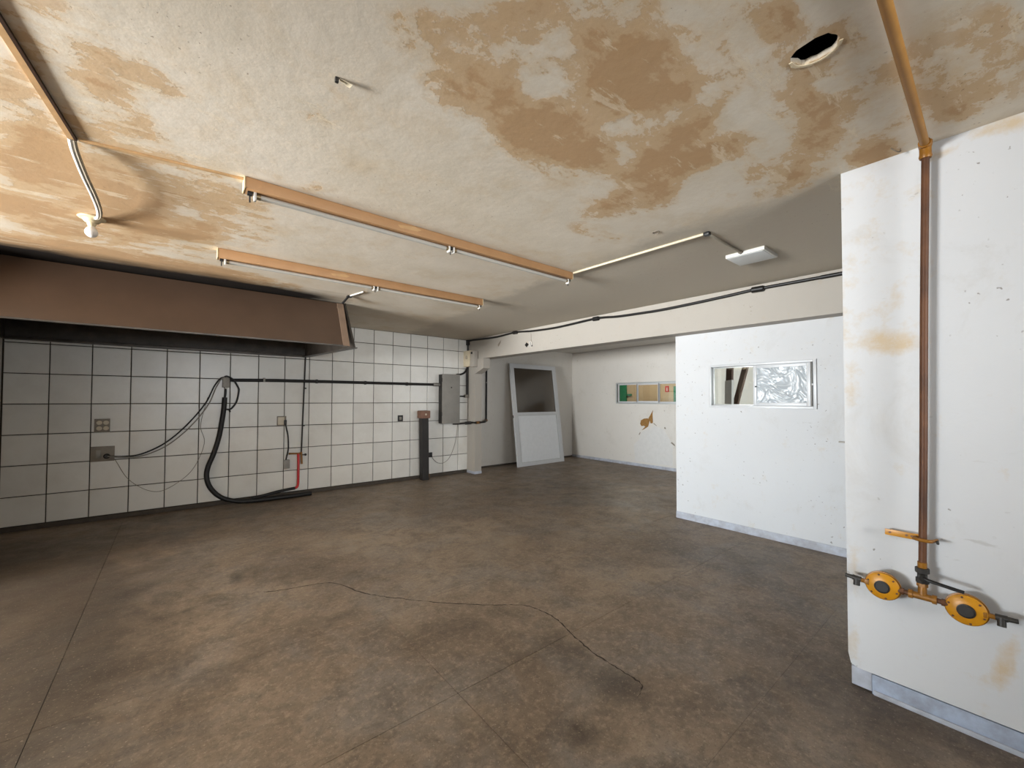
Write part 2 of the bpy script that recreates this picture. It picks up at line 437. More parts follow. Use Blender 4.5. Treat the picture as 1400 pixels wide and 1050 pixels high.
fl = MB().box((-7.65, -3.6, -0.15), (10.2, 8.4, -0.006)).build('floor', M['joint'])
tag(fl, 'worn brown cement floor with thin slab joints and a long crack', 'floor', kind='structure')
g = 0.0013
rects = []
for ya, yb in ((-3.6, 0.755), (0.755, 1.69), (1.69, 2.625)):
    for xa, xb in ((-7.65, -0.45), (-0.45, 1.06), (1.06, 10.2)): rects.append((xa, xb, ya, yb))
rects += [(-7.65, -0.45, 2.625, 8.4), (-0.45, 10.2, 2.625, 8.4)]
for xa, xb, ya, yb in rects:
    if 1:
        x0, x1 = xa + g, xb - g
        y0, y1 = ya + (0.0004 if ya == 0.755 else g), yb - (0.0004 if yb == 0.755 else g)
        me, uv = grid_mesh('slab', x0, x1, y0, y1, 0.07, lambda a, b: (a, b, 0.0))
        set_attr(me, 'stain', blob_mask(uv, FLOOR_ST_SHADE, 0.9))
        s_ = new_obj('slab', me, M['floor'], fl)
        # depth of the slab edge
        bm = bmesh.new(); bm.from_mesh(me)
        r_ = bmesh.ops.extrude_edge_only(bm, edges=[e for e in bm.edges if e.is_boundary])
        for v_ in [q for q in r_['geom'] if isinstance(q, bmesh.types.BMVert)]: v_.co.z = -0.0065
        bm.to_mesh(me); bm.free()
crack_pts = [(0.45, 3.50), (0.58, 3.42), (0.76, 3.37), (0.944, 3.293), (1.05, 3.02), (1.144, 2.861), (1.27, 2.70), (1.421, 2.515), (1.638, 2.3), (1.77, 2.19), (1.863, 2.103), (1.90, 1.95), (1.891, 1.821), (1.838, 1.64), (1.81, 1.50), (1.802, 1.385), (1.80, 1.27), (1.79, 1.165), (1.70, 1.13)]
cp = catmull([Vector((x, y, 0.0008)) for x, y in crack_pts], 7)
bm = bmesh.new(); prev = None
rs = random.Random(3)
for i, p in enumerate(cp):
    d = (cp[min(i + 1, len(cp) - 1)] - cp[max(i - 1, 0)]).normalized(); nrm = Vector((-d.y, d.x, 0))
    w = rs.uniform(0.001, 0.006) * (1 if 3 < i < len(cp) - 4 else 0.3)
    off = nrm * rs.uniform(-0.004, 0.004)
    a = bm.verts.new(p + off + nrm * w); b = bm.verts.new(p + off - nrm * w)
    if prev: bm.faces.new((prev[0], prev[1], b, a))
    prev = (a, b)
me = bpy.data.meshes.new('crack'); bm.to_mesh(me); bm.free()
new_obj('crack', me, M['crack'], fl)

# ------------------------------------------------------------------ ceiling with a broken hole
CEIL_ST = [(0.833, 1.23, 0.227, 0.089, -0.113, 0.176, 0.75), (1.274, 1.249, 0.368, 0.173, -0.118, 0.24, 1.0), (1.28, 0.815, 0.233, 0.195, -0.193, 0.125, 1.0), (1.824, 0.969, -0.031, 0.309, -0.406, 0.08, 0.95), (2.016, 1.288, 0.144, 0.22, -0.407, 0.11, 0.75), (1.401, 0.436, 0.104, 0.139, -0.086, 0.044, 0.9), (1.995, 0.469, 0.125, 0.368, -0.104, 0.089, 0.9), (2.49, 0.379, 0.03, 0.236, -0.12, 0.017, 1.0), (2.21, 0.137, 0.11, 0.34, -0.17, 0.004, 0.6), (2.035, -0.005, 0.108, 0.254, -0.09, 0.002, 0.5), (-0.522, 2.993, 0.22, -0.139, 0.154, 0.533, 1.0), (-0.244, 3.362, 0.319, -0.12, 0.439, 0.647, 1.0), (-0.663, 3.838, 0.37, -0.119, 0.112, 0.553, 1.0), (0.034, 3.5, 0.283, -0.016, 0.003, 0.434, 0.85), (-0.46, 2.256, 0.036, -0.152, 0.125, 0.344, 0.7), (-0.243, 2.054, 0.055, -0.102, 0.079, 0.282, 0.5), (-0.128, 2.299, 0.128, -0.027, 0.016, 0.163, 0.6), (0.778, 0.951, 0.191, 0.062, -0.158, 0.076, 0.55), (0.438, 1.653, 0.109, 0.051, -0.091, 0.186, 0.45), (0.973, 0.856, 0.108, 0.071, -0.089, 0.062, 0.6), (0.552, 1.187, 0.107, 0.058, -0.089, 0.122, 0.45), (2.249, 1.781, 0.286, 0.104, -0.049, 0.102, 0.45), (0.489, 2.374, 0.205, 0.012, 0.026, 0.169, 0.3), (1.371, 0.476, 0.003, 0.114, -0.043, 0.004, -0.7), (1.863, 0.415, 0.025, 0.099, -0.021, 0.023, -1.0), (1.745, 0.705, -0.045, 0.112, -0.16, 0.01, -0.55), (2.13, 1.011, -0.022, 0.141, -0.223, 0.038, -0.5), (1.02, 1.075, 0.014, 0.057, -0.069, 0.025, -0.6), (1.416, 1.006, 0.003, 0.054, -0.076, 0.017, -0.4), (1.134, 0.61, 0.037, 0.031, -0.031, 0.017, -0.6), (-0.4, 4.75, 1.4, 0, 0, 0.55, 1.3), (1.45, 0.95, 1.0, 0.1, -0.1, 0.6, 0.42), (-0.3, 3.3, 0.95, 0, 0, 1.3, 0.5), (2.2, 0.5, 0.6, 0, 0, 0.7, 0.42), (-0.3, 2.1, 0.5, 0, 0, 0.5, 0.34)]
me, uv = grid_mesh('ceiling', -7.55, 4.7, -3.55, 6.65, 0.05, lambda a, b: (a, b, H), flip=True)
st = blob_mask(uv, CEIL_ST, 0.75)
soot_gap = np.clip((uv[:, 1] - 4.40) / 0.50, 0, 1) ** 1.6 * np.clip((1.65 - uv[:, 0]) / 0.9, 0, 1) ** 0.6 * (uv[:, 1] < 5.6)  # soot along the hood, with the shadow gap above it painted in
set_attr(me, 'stain', st); set_attr(me, 'soot', soot_gap)
set_attr(me, 'grey', np.clip((uv[:, 0] - 2.35 - 0.10 * np.maximum(0, uv[:, 1] - 1.5)) / 0.5, 0, 1))
hc = Vector((1.6, 0.385))
bm = bmesh.new(); bm.from_mesh(me)
lay = bm.verts.layers.float['stain']
dele = [f_ for f_ in bm.faces if abs(f_.calc_center_median().x - hc.x) < 0.13 and abs(f_.calc_center_median().y - hc.y) < 0.13]
inner = set(dele)
rim = [e for f_ in dele for e in f_.edges if any(q not in inner for q in e.link_faces)]
bmesh.ops.delete(bm, geom=dele, context='FACES')
rv = list({v_ for e in rim if e.is_valid for v_ in e.verts})
rv.sort(key=lambda v_: math.atan2(v_.co.y - hc.y, v_.co.x - hc.x))
rs = random.Random(11)
ring, ring2 = [], []
for v_ in rv:
    w = math.atan2(v_.co.y - hc.y, v_.co.x - hc.x)
    k = 1 + rs.uniform(-0.10, 0.08)
    p = Vector((hc.x + math.cos(w) * 0.056 * k, hc.y + math.sin(w) * 0.064 * k, H))
    a = bm.verts.new(p); a[lay] = 0.6
    b = bm.verts.new(p + Vector((0, 0, 0.02)))
    ring.append(a); ring2.append(b)
n_ = len(rv)
for i in range(n_):
    j = (i + 1) % n_
    bm.faces.new((rv[i], rv[j], ring[j], ring[i]))
    f_ = bm.faces.new((ring[i], ring[j], ring2[j], ring2[i])); f_.material_index = 1
bmesh.ops.recalc_face_normals(bm, faces=bm.faces)
bm.to_mesh(me); bm.free()
ceil = new_obj('ceiling', me, [M['ceiling'], M['chip']])
tag(ceil, 'flaking stained whitewashed ceiling with brown damp patches', 'ceiling', kind='structure')
MB().box((-7.65, -3.6, H + 0.12), (10.2, 8.4, H + 0.2)).box((-7.65, -3.6, H + 0.02), (-7.55, 8.4, H + 0.12)).build('roof_slab', M['void'], ceil)
MB().box((4.5, 0.4, H), (10.2, 8.4, H + 0.02)).build('alcove_ceiling', M['alcove_wall'], ceil)
# torn rim of the hole
b = MB()
for i in range(9):
    w0 = math.pi * (-0.42 + i * 0.105); w1 = w0 + math.pi * 0.105
    k0 = 1 + rs.uniform(0.05, 0.16)
    p0 = (hc.x + math.cos(w0) * 0.055, hc.y + math.sin(w0) * 0.063, H - 0.0005); p1 = (hc.x + math.cos(w1) * 0.055, hc.y + math.sin(w1) * 0.063, H - 0.0005)
    q0 = (hc.x + math.cos(w0) * 0.058 * k0, hc.y + math.sin(w0) * 0.066 * k0, H - 0.0005); q1 = (hc.x + math.cos(w1) * 0.058 * k0, hc.y + math.sin(w1) * 0.066 * k0, H - 0.0005)
    b.prism([p0, p1, q1, q0], (0, 0, -0.003))
b.build('torn_rim', M['chip'], ceil)

# ------------------------------------------------------------------ walls
# tiled wall
T = 6.652; TW = 0.3260; X0 = -1.4004; Z0 = 0.0365
wb = MB().box((-7.65, T - 0.001, 0), (4.5, T + 0.35, H + 0.1)).build('wall_back', M['grout'])
tag(wb, 'wall of large white glazed tiles with dark joints', 'wall', kind='structure')
def tile_mesh(w, h_, d=0.009, bev=0.004):
    b2 = MB().box((-w / 2, -d, -h_ / 2), (w / 2, 0.0, h_ / 2))
    bm = b2.bm
    ed = [e for e in bm.edges if all(v_.co.y < -d * 0.5 for v_ in e.verts)]
    bmesh.ops.bevel(bm, geom=ed, offset=bev, segments=1, affect='EDGES')
    bmesh.ops.recalc_face_normals(bm, faces=bm.faces)
    me = bpy.data.meshes.new('tile'); bm.to_mesh(me); bm.free(); me.materials.append(M['tile']); return me
cache = {}
rows = [(0.055, Z0 + TW)] + [(Z0 + TW * k, Z0 + TW * (k + 1)) for k in range(1, 7)] + [(Z0 + TW * 7, H)]
rs = random.Random(5)
for c_ in range(-2, 18):
    xa = X0 + c_ * TW; xb = min(xa + TW, 4.36)
    if c_ < 0: continue
    for (za, zb) in rows:
        if za > 2.3 and xb < 1.46: continue
        w, h_ = round(xb - xa - 0.0085, 4), round(zb - za - 0.0085, 4)
        if (w, h_) not in cache: cache[(w, h_)] = tile_mesh(w, h_)
        o = bpy.data.objects.new('tile', cache[(w, h_)]); COL.objects.link(o); o.parent = wb
        o.location = ((xa + xb) / 2, T, (za + zb) / 2)
        o.rotation_euler = (rs.uniform(-.004, .004), 0, rs.uniform(-.004, .004))
bb = MB().box((-1.40, T - 0.016, 0), (4.345, T, 0.05), 0.003).build('baseboard_back', M['base_dark'])
tag(bb, 'dark cement skirting strip under the white tiles', 'baseboard', kind='structure')
# short return wall outside the frame, added and sized to shade the left tiles
w_ = MB().box((-1.62, 4.75, 0), (-1.41, T, H)).build('wall_return_shade', M['alcove_wall'])
tag(w_, 'short plastered return wall added at the left end to shade the tiled wall', 'wall', kind='structure')
tag(MB().box((-2.5, -3.6, 0), (-2.35, 1.52, H)).build('wall_blocker', M['white_wall']), 'added white wall left of the photographer, blocking window light', 'wall', kind='structure')  # unseen wall added to cut window light off the gas pipe wall
# left wall with a wide window over a high sill
b = MB()
for lo, hi in (((-7.65, -3.6, 0), (-7.5, 0.85, H)), ((-7.65, 4.95, 0), (-7.5, T, H)), ((-7.65, 0.85, 1.95), (-7.5, 4.95, H)), ((-7.65, 0.85, 0), (-7.5, 4.95, 0.45))):
    b.box(lo, hi)
tag(b.build('wall_left', M['white_wall']), 'white side wall with a wide window opening', 'wall', kind='structure')
b = MB()
for lo, hi in (((-7.65, -3.6, 0), (-0.3, -3.45, H)), ((1.5, -3.6, 0), (2.63, -3.45, H)), ((-0.3, -3.6, 2.32), (1.5, -3.45, H)), ((-0.3, -3.6, 0), (1.5, -3.45, 1.15))):
    b.box(lo, hi)
tag(b.build('wall_rear', M['white_wall']), 'white wall behind the photographer with an opening added for the rear fill light', 'wall', kind='structure')

# right-hand wall block with its plaster skin
K = 2.585; Pn = 4.642; A = 7.58
COL_ST = [(0.38, 1.68, -0.16, -0.001, -0.01, -0.085, 0.8), (0.42, 2.1, 0.25, 0, 0, 0.55, 0.22), (0.366, 1.669, -0.155, -0.001, -0.005, -0.049, 1.0), (0.49, 1.501, -0.04, 0.002, -0.001, -0.181, 0.6), (0.008, 2.528, -0.11, -0.008, -0.001, -0.045, 0.9), (0.164, 2.486, -0.052, -0.006, 0.003, -0.027, 0.8), (0.436, 2.468, -0.107, -0.013, -0.006, -0.076, 0.3), (0.023, 0.355, -0.041, 0.015, 0.009, -0.121, 0.9), (0.502, 0.563, -0.023, 0.002, 0.007, -0.179, 0.6), (0.506, 0.206, -0.023, 0.002, 0.01, -0.143, 0.8), (0.515, 1.795, -0.023, 0.003, -0.003, -0.221, 0.5), (0.266, 1.759, -0.071, 0.0, -0.01, -0.033, 0.3)]
wr = MB().box((K + 0.03, -3.6, 0), (Pn + 0.1, 0.515, H)).build('wall_right', M['white_wall'])
b = MB()
for lo, hi in (((Pn + .1, 0.42, 0), (5.2, 0.56, H)), ((7.2, 0.42, 0), (A + .1, 0.56, H)), ((5.2, 0.42, 0), (7.2, 0.56, 1.0)), ((5.2, 0.42, 2.2), (7.2, 0.56, H))): b.box(lo, hi)
tag(b.build('wall_alcove_end', M['alcove_wall']), 'end wall with an opening added for the alcove fill light, hidden behind the white partition', 'wall', kind='structure')
tag(wr, 'chipped white wall with gas pipe, damp stained near the ceiling', 'wall', kind='structure')
me, uv = grid_mesh('plaster_face', -0.6, 0.522, 0.10, H, 0.03, lambda a, b: (K, a, b), flip=True)
m_ = blob_mask(uv, COL_ST, 0.85)
bm = bmesh.new(); bm.from_mesh(me)
lay = bm.verts.layers.float.new('stain')
bm.verts.ensure_lookup_table()
for i, v_ in enumerate(bm.verts): v_[lay] = float(m_[i])
r_ = bmesh.ops.extrude_edge_only(bm, edges=[e for e in bm.edges if e.is_boundary])
for v_ in [q for q in r_['geom'] if isinstance(q, bmesh.types.BMVert)]: v_.co.x = K + 0.04
# worn rounded lower corner
for v_ in bm.verts:
    if v_.co.y > 0.49 and v_.co.z < 0.16:
        d = max(0, (v_.co.y - 0.49) / 0.032) * max(0, (0.16 - v_.co.z) / 0.06)
        v_.co.y -= 0.010 * d; v_.co.z += 0.012 * d
bm.to_mesh(me); bm.free()
new_obj('plaster_face', me, M['white_wall'], wr)
MB().box((K, -3.6, 0.10), (K + 0.04, -0.6, H)).build('plaster_face', M['white_wall'], wr)
br = thing('baseboard_right', 'scuffed blue-grey skirting recessed under the wall with the gas pipe', 'baseboard', (K + 0.02, 0, 0), kind='structure')
O = br.location
def sub(loc): return MB(loc)
b = MB(O); b.box((K + 0.006, -3.5, 0), (K + 0.03, 0.435, 0.092), 0.002); b.build('board', M['base_blue'], br)
b = MB(O); b.box((K - 0.002, -3.5, 0), (K + 0.008, 0.43, 0.022), 0.004); b.build('ledge', M['base_grey'], br)
b = MB(O); b.box((K + 0.014, 0.437, 0.006), (K + 0.03, 0.513, 0.094), 0.003); b.build('broken_end', M['base_grey'], br)

# partition with a window hole
Pn = 4.642
b = MB()
for lo, hi in (((Pn, 0.45, 0), (Pn + .1, 1.138, 2.22)), ((Pn, 2.139, 0), (Pn + .1, 2.54, 2.22)), ((Pn, 1.138, 0), (Pn + .1, 2.139, 1.32)), ((Pn, 1.138, 1.79), (Pn + .1, 2.139, 2.22))):
    b.box(lo, hi)
wp = b.build('wall_partition', M['white_wall'])
bm = bmesh.new(); bm.from_mesh(wp.data); bmesh.ops.remove_doubles(bm, verts=bm.verts, dist=1e-5); bm.to_mesh(wp.data); bm.free()
tag(wp, 'white partition wall with a small sliding window under the beam', 'wall', kind='structure')
b = MB().box((Pn - 0.008, 0.5, 0), (Pn, 2.542, 0.078), 0.003).build('baseboard_partition', M['base_grey'])
tag(b, 'grey painted skirting along the white partition', 'baseboard', kind='structure')
# beam over the alcove opening
ZB = 2.165
b = MB()
b.hexa([(4.36, T, ZB), (4.47, 0.45, ZB), (4.655, 0.45, ZB), (4.60, T + .2, ZB), (4.36, T, H), (4.47, 0.45, H), (4.655, 0.45, H), (4.60, T + .2, H)])
wbm = b.build('wall_beam', M['beam'])
tag(wbm, 'painted concrete beam spanning above the alcove and the partition', 'beam', kind='structure')
# chipped plaster scar on the beam
def on_beam(y, z, d=0.0): return Vector((4.36 + (T - y) / (T - 0.45) * 0.11 - d, y, z))
MB().prism([on_beam(5.70, 2.335), on_beam(5.72, 2.37), on_beam(5.66, 2.42), on_beam(5.63, 2.44), on_beam(5.65, 2.39)], (-0.003, 0, 0)).build('scar', M['plate'], wbm)
# pillar with haunch
b = MB()
prof = [(T + 0.2, 0), (6.38, 0), (6.38, 1.885), (6.12, 1.98), (6.12, ZB), (T + 0.2, ZB)]
b.prism([(4.345, y, z) for y, z in prof], (0.152, 0, 0))
wpl = b.build('wall_pillar', M['beam'])
tag(wpl, 'white corner pillar with a sloped haunch under the beam', 'pillar', kind='structure')
MB().box((4.336, 6.372, 0), (4.50, T, 0.05), 0.003).build('skirting', M['base_grey'], wpl)
# alcove
A = 7.58
wal = MB().box((4.45, 6.87, 0), (A + .1, 7.0, H)).build('wall_alcove_side', M['alcove_wall'])
tag(wal, 'scuffed off-white alcove wall behind the leaning door', 'wall', kind='structure')
b = MB()
for lo, hi in (((A, 5.553, 0), (A + .1, 6.9, H)), ((A, 0.45, 0), (A + .1, 3.9, H)), ((A, 3.9, 0), (A + .1, 5.553, 1.316)), ((A, 3.9, 1.778), (A + .1, 5.553, H))):
    b.box(lo, hi)
waf = b.build('wall_alcove_far', M['alcove_wall'])
bm = bmesh.new(); bm.from_mesh(waf.data); bmesh.ops.remove_doubles(bm, verts=bm.verts, dist=1e-5); bm.to_mesh(waf.data); bm.free()
tag(waf, 'off-white far wall of the alcove with torn plaster below the hatch', 'wall', kind='structure')
tag(MB().box((A - 0.012, 0.6, 0), (A, 6.87, 0.062), 0.003).build('baseboard_alcove', M['base_grey']), 'grey skirting along the far alcove wall', 'baseboard', kind='structure')
tag(MB().box((4.5, 6.862, 0), (A - .012, 6.87, 0.035), 0.002).build('baseboard_alcove_side', M['base_dark']), 'low dark skirting behind the leaning door', 'baseboard', kind='structure')
# torn plaster on the far wall
def pw(y, z, d=0): return (A - d, y, z)
MB().prism([pw(*q) for q in [(4.95, 0.90), (4.93, 0.97), (4.86, 1.01), (4.77, 1.02), (4.74, 0.98), (4.78, 0.90), (4.80, 0.83), (4.86, 0.86), (4.92, 0.85)]], (-0.004, 0, 0)).build('plaster_tear', M['raw_plaster'], waf)
MB().prism([pw(*q) for q in [(4.645, 1.19), (4.66, 1.12), (4.65, 0.95), (4.66, 0.92), (4.705, 0.92), (4.72, 0.98), (4.76, 0.85), (4.85, 0.79), (4.91, 0.765), (4.84, 0.83), (4.79, 0.90), (4.75, 1.02)]], (-0.007, 0, 0)).build('plaster_tear', M['raw_plaster'], waf)
for q in ([(4.64, .915), (4.56, .865), (4.57, .88), (4.63, .93)], [(4.97, .66), (4.94, .71), (4.955, .72), (4.985, .67)], [(4.40, .83), (4.36, .815), (4.37, .85), (4.39, .86)], [(4.26, .55), (4.17, .49), (4.18, .53), (4.24, .57)]):
    MB().prism([pw(*p) for p in q], (-0.003, 0, 0)).build('chip', M['plate'], waf)
b = MB()
b.prism([pw(*q) for q in [(5.08, 0.10), (4.22, 0.10), (4.22, 0.52), (4.40, 0.80), (4.62, 0.88), (4.72, 0.80), (4.9, 0.74), (4.99, 0.55), (5.10, 0.46)]], (-0.002, 0, 0))
b.build('filler_patch', M['patch_white'], waf)
# room beyond the hatch
b = MB()
b.box((10.05, 3.0, 0), (10.2, 8.4, H)).box((A + .1, 8.0, 0), (10.2, 8.4, H)).box((A + .1, 2.9, 0), (10.2, 3.0, H))
tag(b.build('wall_next_room', M['tan_wall']), 'tan painted walls of the room seen through the hatch', 'wall', kind='structure')

# ------------------------------------------------------------------ windows
def frame_bars(o, x0, x1, ya, yb, za, zb, w, bev=0.002):
    b = MB(o)
    b.box((x0, ya, za), (x1, ya + w, zb), bev).box((x0, yb - w, za), (x1, yb, zb), bev)
    b.box((x0, ya + w, za), (x1, yb - w, za + w), bev).box((x0, ya + w, zb - w), (x1, yb - w, zb), bev)
    return b
w1 = thing('window_1', 'small sliding window in the white partition, right pane hazy', 'window', (Pn, 1.64, 1.32), kind='structure')
O = w1.location
frame_bars(O, Pn - 0.018, Pn + 0.06, 1.138, 2.139, 1.318, 1.792, 0.026).build('window_frame', M['alu'], w1)
s1 = frame_bars(O, Pn + 0.006, Pn + 0.026, 1.19, 1.69, 1.345, 1.765, 0.032).build('sash', M['alu'], w1)
MB(O).box((Pn + 0.013, 1.222, 1.377), (Pn + 0.017, 1.658, 1.733)).build('pane', M['film'], s1)
MB(O).box((Pn - 0.001, 1.655, 1.535), (Pn + 0.006, 1.672, 1.55), 0.002).build('latch', M['black'], s1)
s2 = frame_bars(O, Pn + 0.032, Pn + 0.05, 1.64, 2.113, 1.345, 1.765, 0.012).build('sash', M['alu_grey'], w1)
MB(O).box((Pn + 0.039, 1.652, 1.357), (Pn + 0.042, 2.101, 1.753)).build('pane', M['glass'], s2)
MB(O).box((Pn + 0.03, 1.164, 1.345), (Pn + 0.05, 1.188, 1.765)).build('track', M['dark_box'], w1)
MB(O).box((Pn - 0.002, 1.165, 1.545), (Pn + 0.028, 1.18, 1.56), 0.002).build('catch', M['alu'], w1)
w2 = thing('window_2', 'long low hatch window with aluminium sashes in the far alcove wall', 'window', (A, 4.73, 1.316), kind='structure')
O = w2.location
frame_bars(O, A - 0.02, A + 0.08, 3.9, 5.553, 1.316, 1.778, 0.028).build('window_frame', M['alu_grey'], w2)
for ya, yb in ((5.01, 5.50), (4.50, 5.03), (3.93, 4.52)):
    s_ = frame_bars(O, A - 0.006, A + 0.02, ya, yb, 1.344, 1.75, 0.024 if yb != 5.03 else 0.034).build('sash', M['alu'], w2)
    MB(O).box((A + 0.005, ya + .03, 1.37), (A + 0.008, yb - .03, 1.73)).build('pane', M['glass'], s_)

# ------------------------------------------------------------------ extractor hood
hd = thing('extractor_hood', 'long brown enamel extractor hood with sooty inside above the tiled wall', 'hood', (0.05, 5.7, 2.02))
O = hd.location
XL, XR = -1.40, 1.50
MB(O).hexa([(XL, 4.84, 2.02), (XR + .02, 4.84, 2.02), (XR + .02, 4.856, 2.02), (XL, 4.856, 2.02), (XL, 5.03, 2.535), (XR - .012, 5.03, 2.535), (XR - .012, 5.046, 2.535), (XL, 5.046, 2.535)]).build('front_panel', M['hood'], hd)
MB(O).hexa([(XL, 4.835, 2.012), (XR + .02, 4.835, 2.012), (XR + .02, 4.875, 2.012), (XL, 4.875, 2.012), (XL, 4.835, 2.024), (XR + .02, 4.835, 2.024), (XR + .02, 4.875, 2.024), (XL, 4.875, 2.024)]).build('lower_lip', M['soot_grey'], hd)
MB(O).hexa([(XR - .03, 4.832, 2.015), (XR + .042, 4.832, 2.015), (XR + .042, 4.85, 2.015), (XR - .03, 4.85, 2.015), (XR - .05, 5.022, 2.535), (XR + .02, 5.022, 2.535), (XR + .02, 5.04, 2.535), (XR - .05, 5.04, 2.535)]).build('corner_flange', M['hood_edge'], hd)
MB(O).hexa([(1.615, 4.93, 2.015), (1.64, 4.93, 2.015), (1.475, 6.60, 2.03), (1.455, 6.60, 2.03), (1.535, 5.04, 2.55), (1.555, 5.04, 2.55), (1.475, 6.60, 2.55), (1.455, 6.60, 2.55)]).build('end_panel', M['soot'], hd)
MB(O).hexa([(1.585, 4.925, 2.006), (1.66, 4.925, 2.006), (1.50, 6.60, 2.02), (1.42, 6.60, 2.02), (1.585, 4.925, 2.018), (1.66, 4.925, 2.018), (1.50, 6.60, 2.032), (1.42, 6.60, 2.032)]).build('end_gutter', M['soot_grey'], hd)
MB(O).box((XL, 6.595, 2.03), (1.47, T - .012, 2.54)).build('back_panel', M['soot'], hd)
MB(O).box((XL, 6.56, 2.018), (1.46, T - .012, 2.05), 0.004).build('rear_gutter', M['soot_grey'], hd)
MB(O).box((XL, 4.9, 2.02), (XL + .015, 6.6, 2.54)).build('end_panel', M['soot'], hd)
for x in (-0.9, -0.1, 0.7): 
    MB(O).box((x, 5.05, 2.47), (x + .04, 6.6, 2.51)).build('brace', M['soot'], hd)

# ------------------------------------------------------------------ fluorescent battens
def batten(y0, x0, x1, zlow, label):
    b = thing('fluorescent_batten', label, 'ceiling light', ((x0 + x1) / 2, y0 + .045, H))
    O = b.location
    hm = MB(O).box((x0 + .004, y0, zlow), (x1 - .004, y0 + .085, H - .001), 0.003).build('housing', M['batten'], b)
    for x in (x0, x1 - .006):
        MB(O).box((x, y0 - .001, zlow - .001), (x + .006, y0 + .086, H - .001), 0.001).build('end_cap', M['batten_end'], b)
    xm = (x0 + x1) / 2
    zc = zlow - 0.017; yc = y0 + 0.04
    for xa, xb in ((x0 + .06, xm - .025), (xm + .025, x1 - .04)):
        tb = MB(O).cyl((xa, yc, zc), (xb, yc, zc), 0.0135, seg=18).build('tube', M['tube'], b)
        for xc, xd in ((xa - .001, xa + .018), (xb - .018, xb + .001)):
            MB(O).cyl((xc, yc, zc), (xd, yc, zc), 0.0142, seg=18).build('tube_cap', M['brass_cap'], tb)
    for xh in (x0 + .052, xm - .018, xm + .018, x1 - .032):
        h_ = MB(O)
        h_.box((xh - .006, yc - .016, zc - .024), (xh + .006, yc + .016, zlow), 0.002)
        h_.build('lamp_holder', M['white_plastic'], b)
    for xh in (x0 + .030, xm, x1 - .018):
        h_ = MB(O)
        h_.box((xh - .012, yc - .012, zlow - .018), (xh + .012, yc + .012, zlow), 0.002)
        h_.cyl((xh, yc + .008, zlow), (xh, yc + .008, zlow - .052), 0.004, seg=8)
        h_.build('starter', M['black'], b)
    # bits of scraped label on the housing
    MB(O).prism([(xm - .42, y0 - .0006, zlow + .035), (xm - .30, y0 - .0006, zlow + .052), (xm - .25, y0 - .0006, zlow + .042), (xm - .28, y0 - .0006, zlow + .025), (xm - .40, y0 - .0006, zlow + .02)], (0, -.0004, 0)).build('scraped_paint', M['channel'], hm)
    return b
batten(2.478, 0.252, 2.750, 2.490, 'tan fluorescent batten nearer the camera, wired to the square ceiling light')
batten(3.790, 0.222, 2.688, 2.478, 'tan fluorescent batten nearer the brown hood')

# ------------------------------------------------------------------ square ceiling light and its conduit
pl = thing('panel_light', 'square white surface panel light on the ceiling', 'ceiling light', (3.485, 1.27, H))
O = pl.location
MB(O).box((3.348, 1.130, 2.521), (3.624, 1.409, H - .0005), 0.004).build('frame', M['white_plastic'], pl)
MB(O).box((3.36, 1.142, 2.5185), (3.612, 1.397, 2.522), 0.001).build('diffuser', M['diffuser'], pl)
cd = thing('ceiling_conduit', 'thin white conduit from the near batten to the square ceiling light', 'conduit', (2.78, 1.9, H))
O = cd.location
MB(O).cyl((2.742, 2.47, 2.541), (2.783, 1.305, 2.541), 0.009, seg=12).build('run', M['cream_plastic'], cd)
MB(O).cyl((2.80, 1.290, 2.541), (3.35, 1.294, 2.541), 0.009, seg=12).build('run', M['pale_cable'], cd)
MB(O).box((2.768, 1.272, 2.526), (2.806, 1.312, H - .0005), 0.006).build('elbow', M['black'], cd)
MB(O).cyl((3.325, 1.294, 2.541), (3.352, 1.294, 2.541), 0.014, seg=12).build('gland', M['plate'], cd)
# small fittings left in the ceiling
b = MB((2.515, 1.512, H))
ringp = [(2.515 + .022 * math.cos(w), 1.512 + .022 * math.sin(w), H - .003) for w in [k * math.pi / 8 for k in range(17)]]
tag(b.tube(ringp, 0.003, 8).build('ceiling_ring', M['plate']), 'small dark ring fixed flat on the ceiling near the panel light', 'ring')
ab = thing('ceiling_anchor', 'small rusty anchor bolt with bent tab in the bare ceiling', 'bolt', (0.43, 1.506, H))
MB(ab.location).box((0.418, 1.500, H - .018), (0.430, 1.512, H - .0005), .002).build('bolt', M['iron'], ab)
MB(ab.location).prism([(0.434, 1.50, H - .004), (0.474, 1.488, H - .014), (0.470, 1.508, H - .016), (0.436, 1.512, H - .004)], (0, 0, .002)).build('tab', M['cream_plastic'], ab)
hk = MB((2.50, 0.315, H))
tag(hk.tube([(2.535, .295, H), (2.525, .295, H - .016), (2.51, .305, H - .016), (2.50, .318, H - .004), (2.495, .322, H)], 0.0025, 8, smooth=4).build('wire_hook', M['plate']), 'small bent wire hook in the ceiling beside the gas pipe', 'hook')

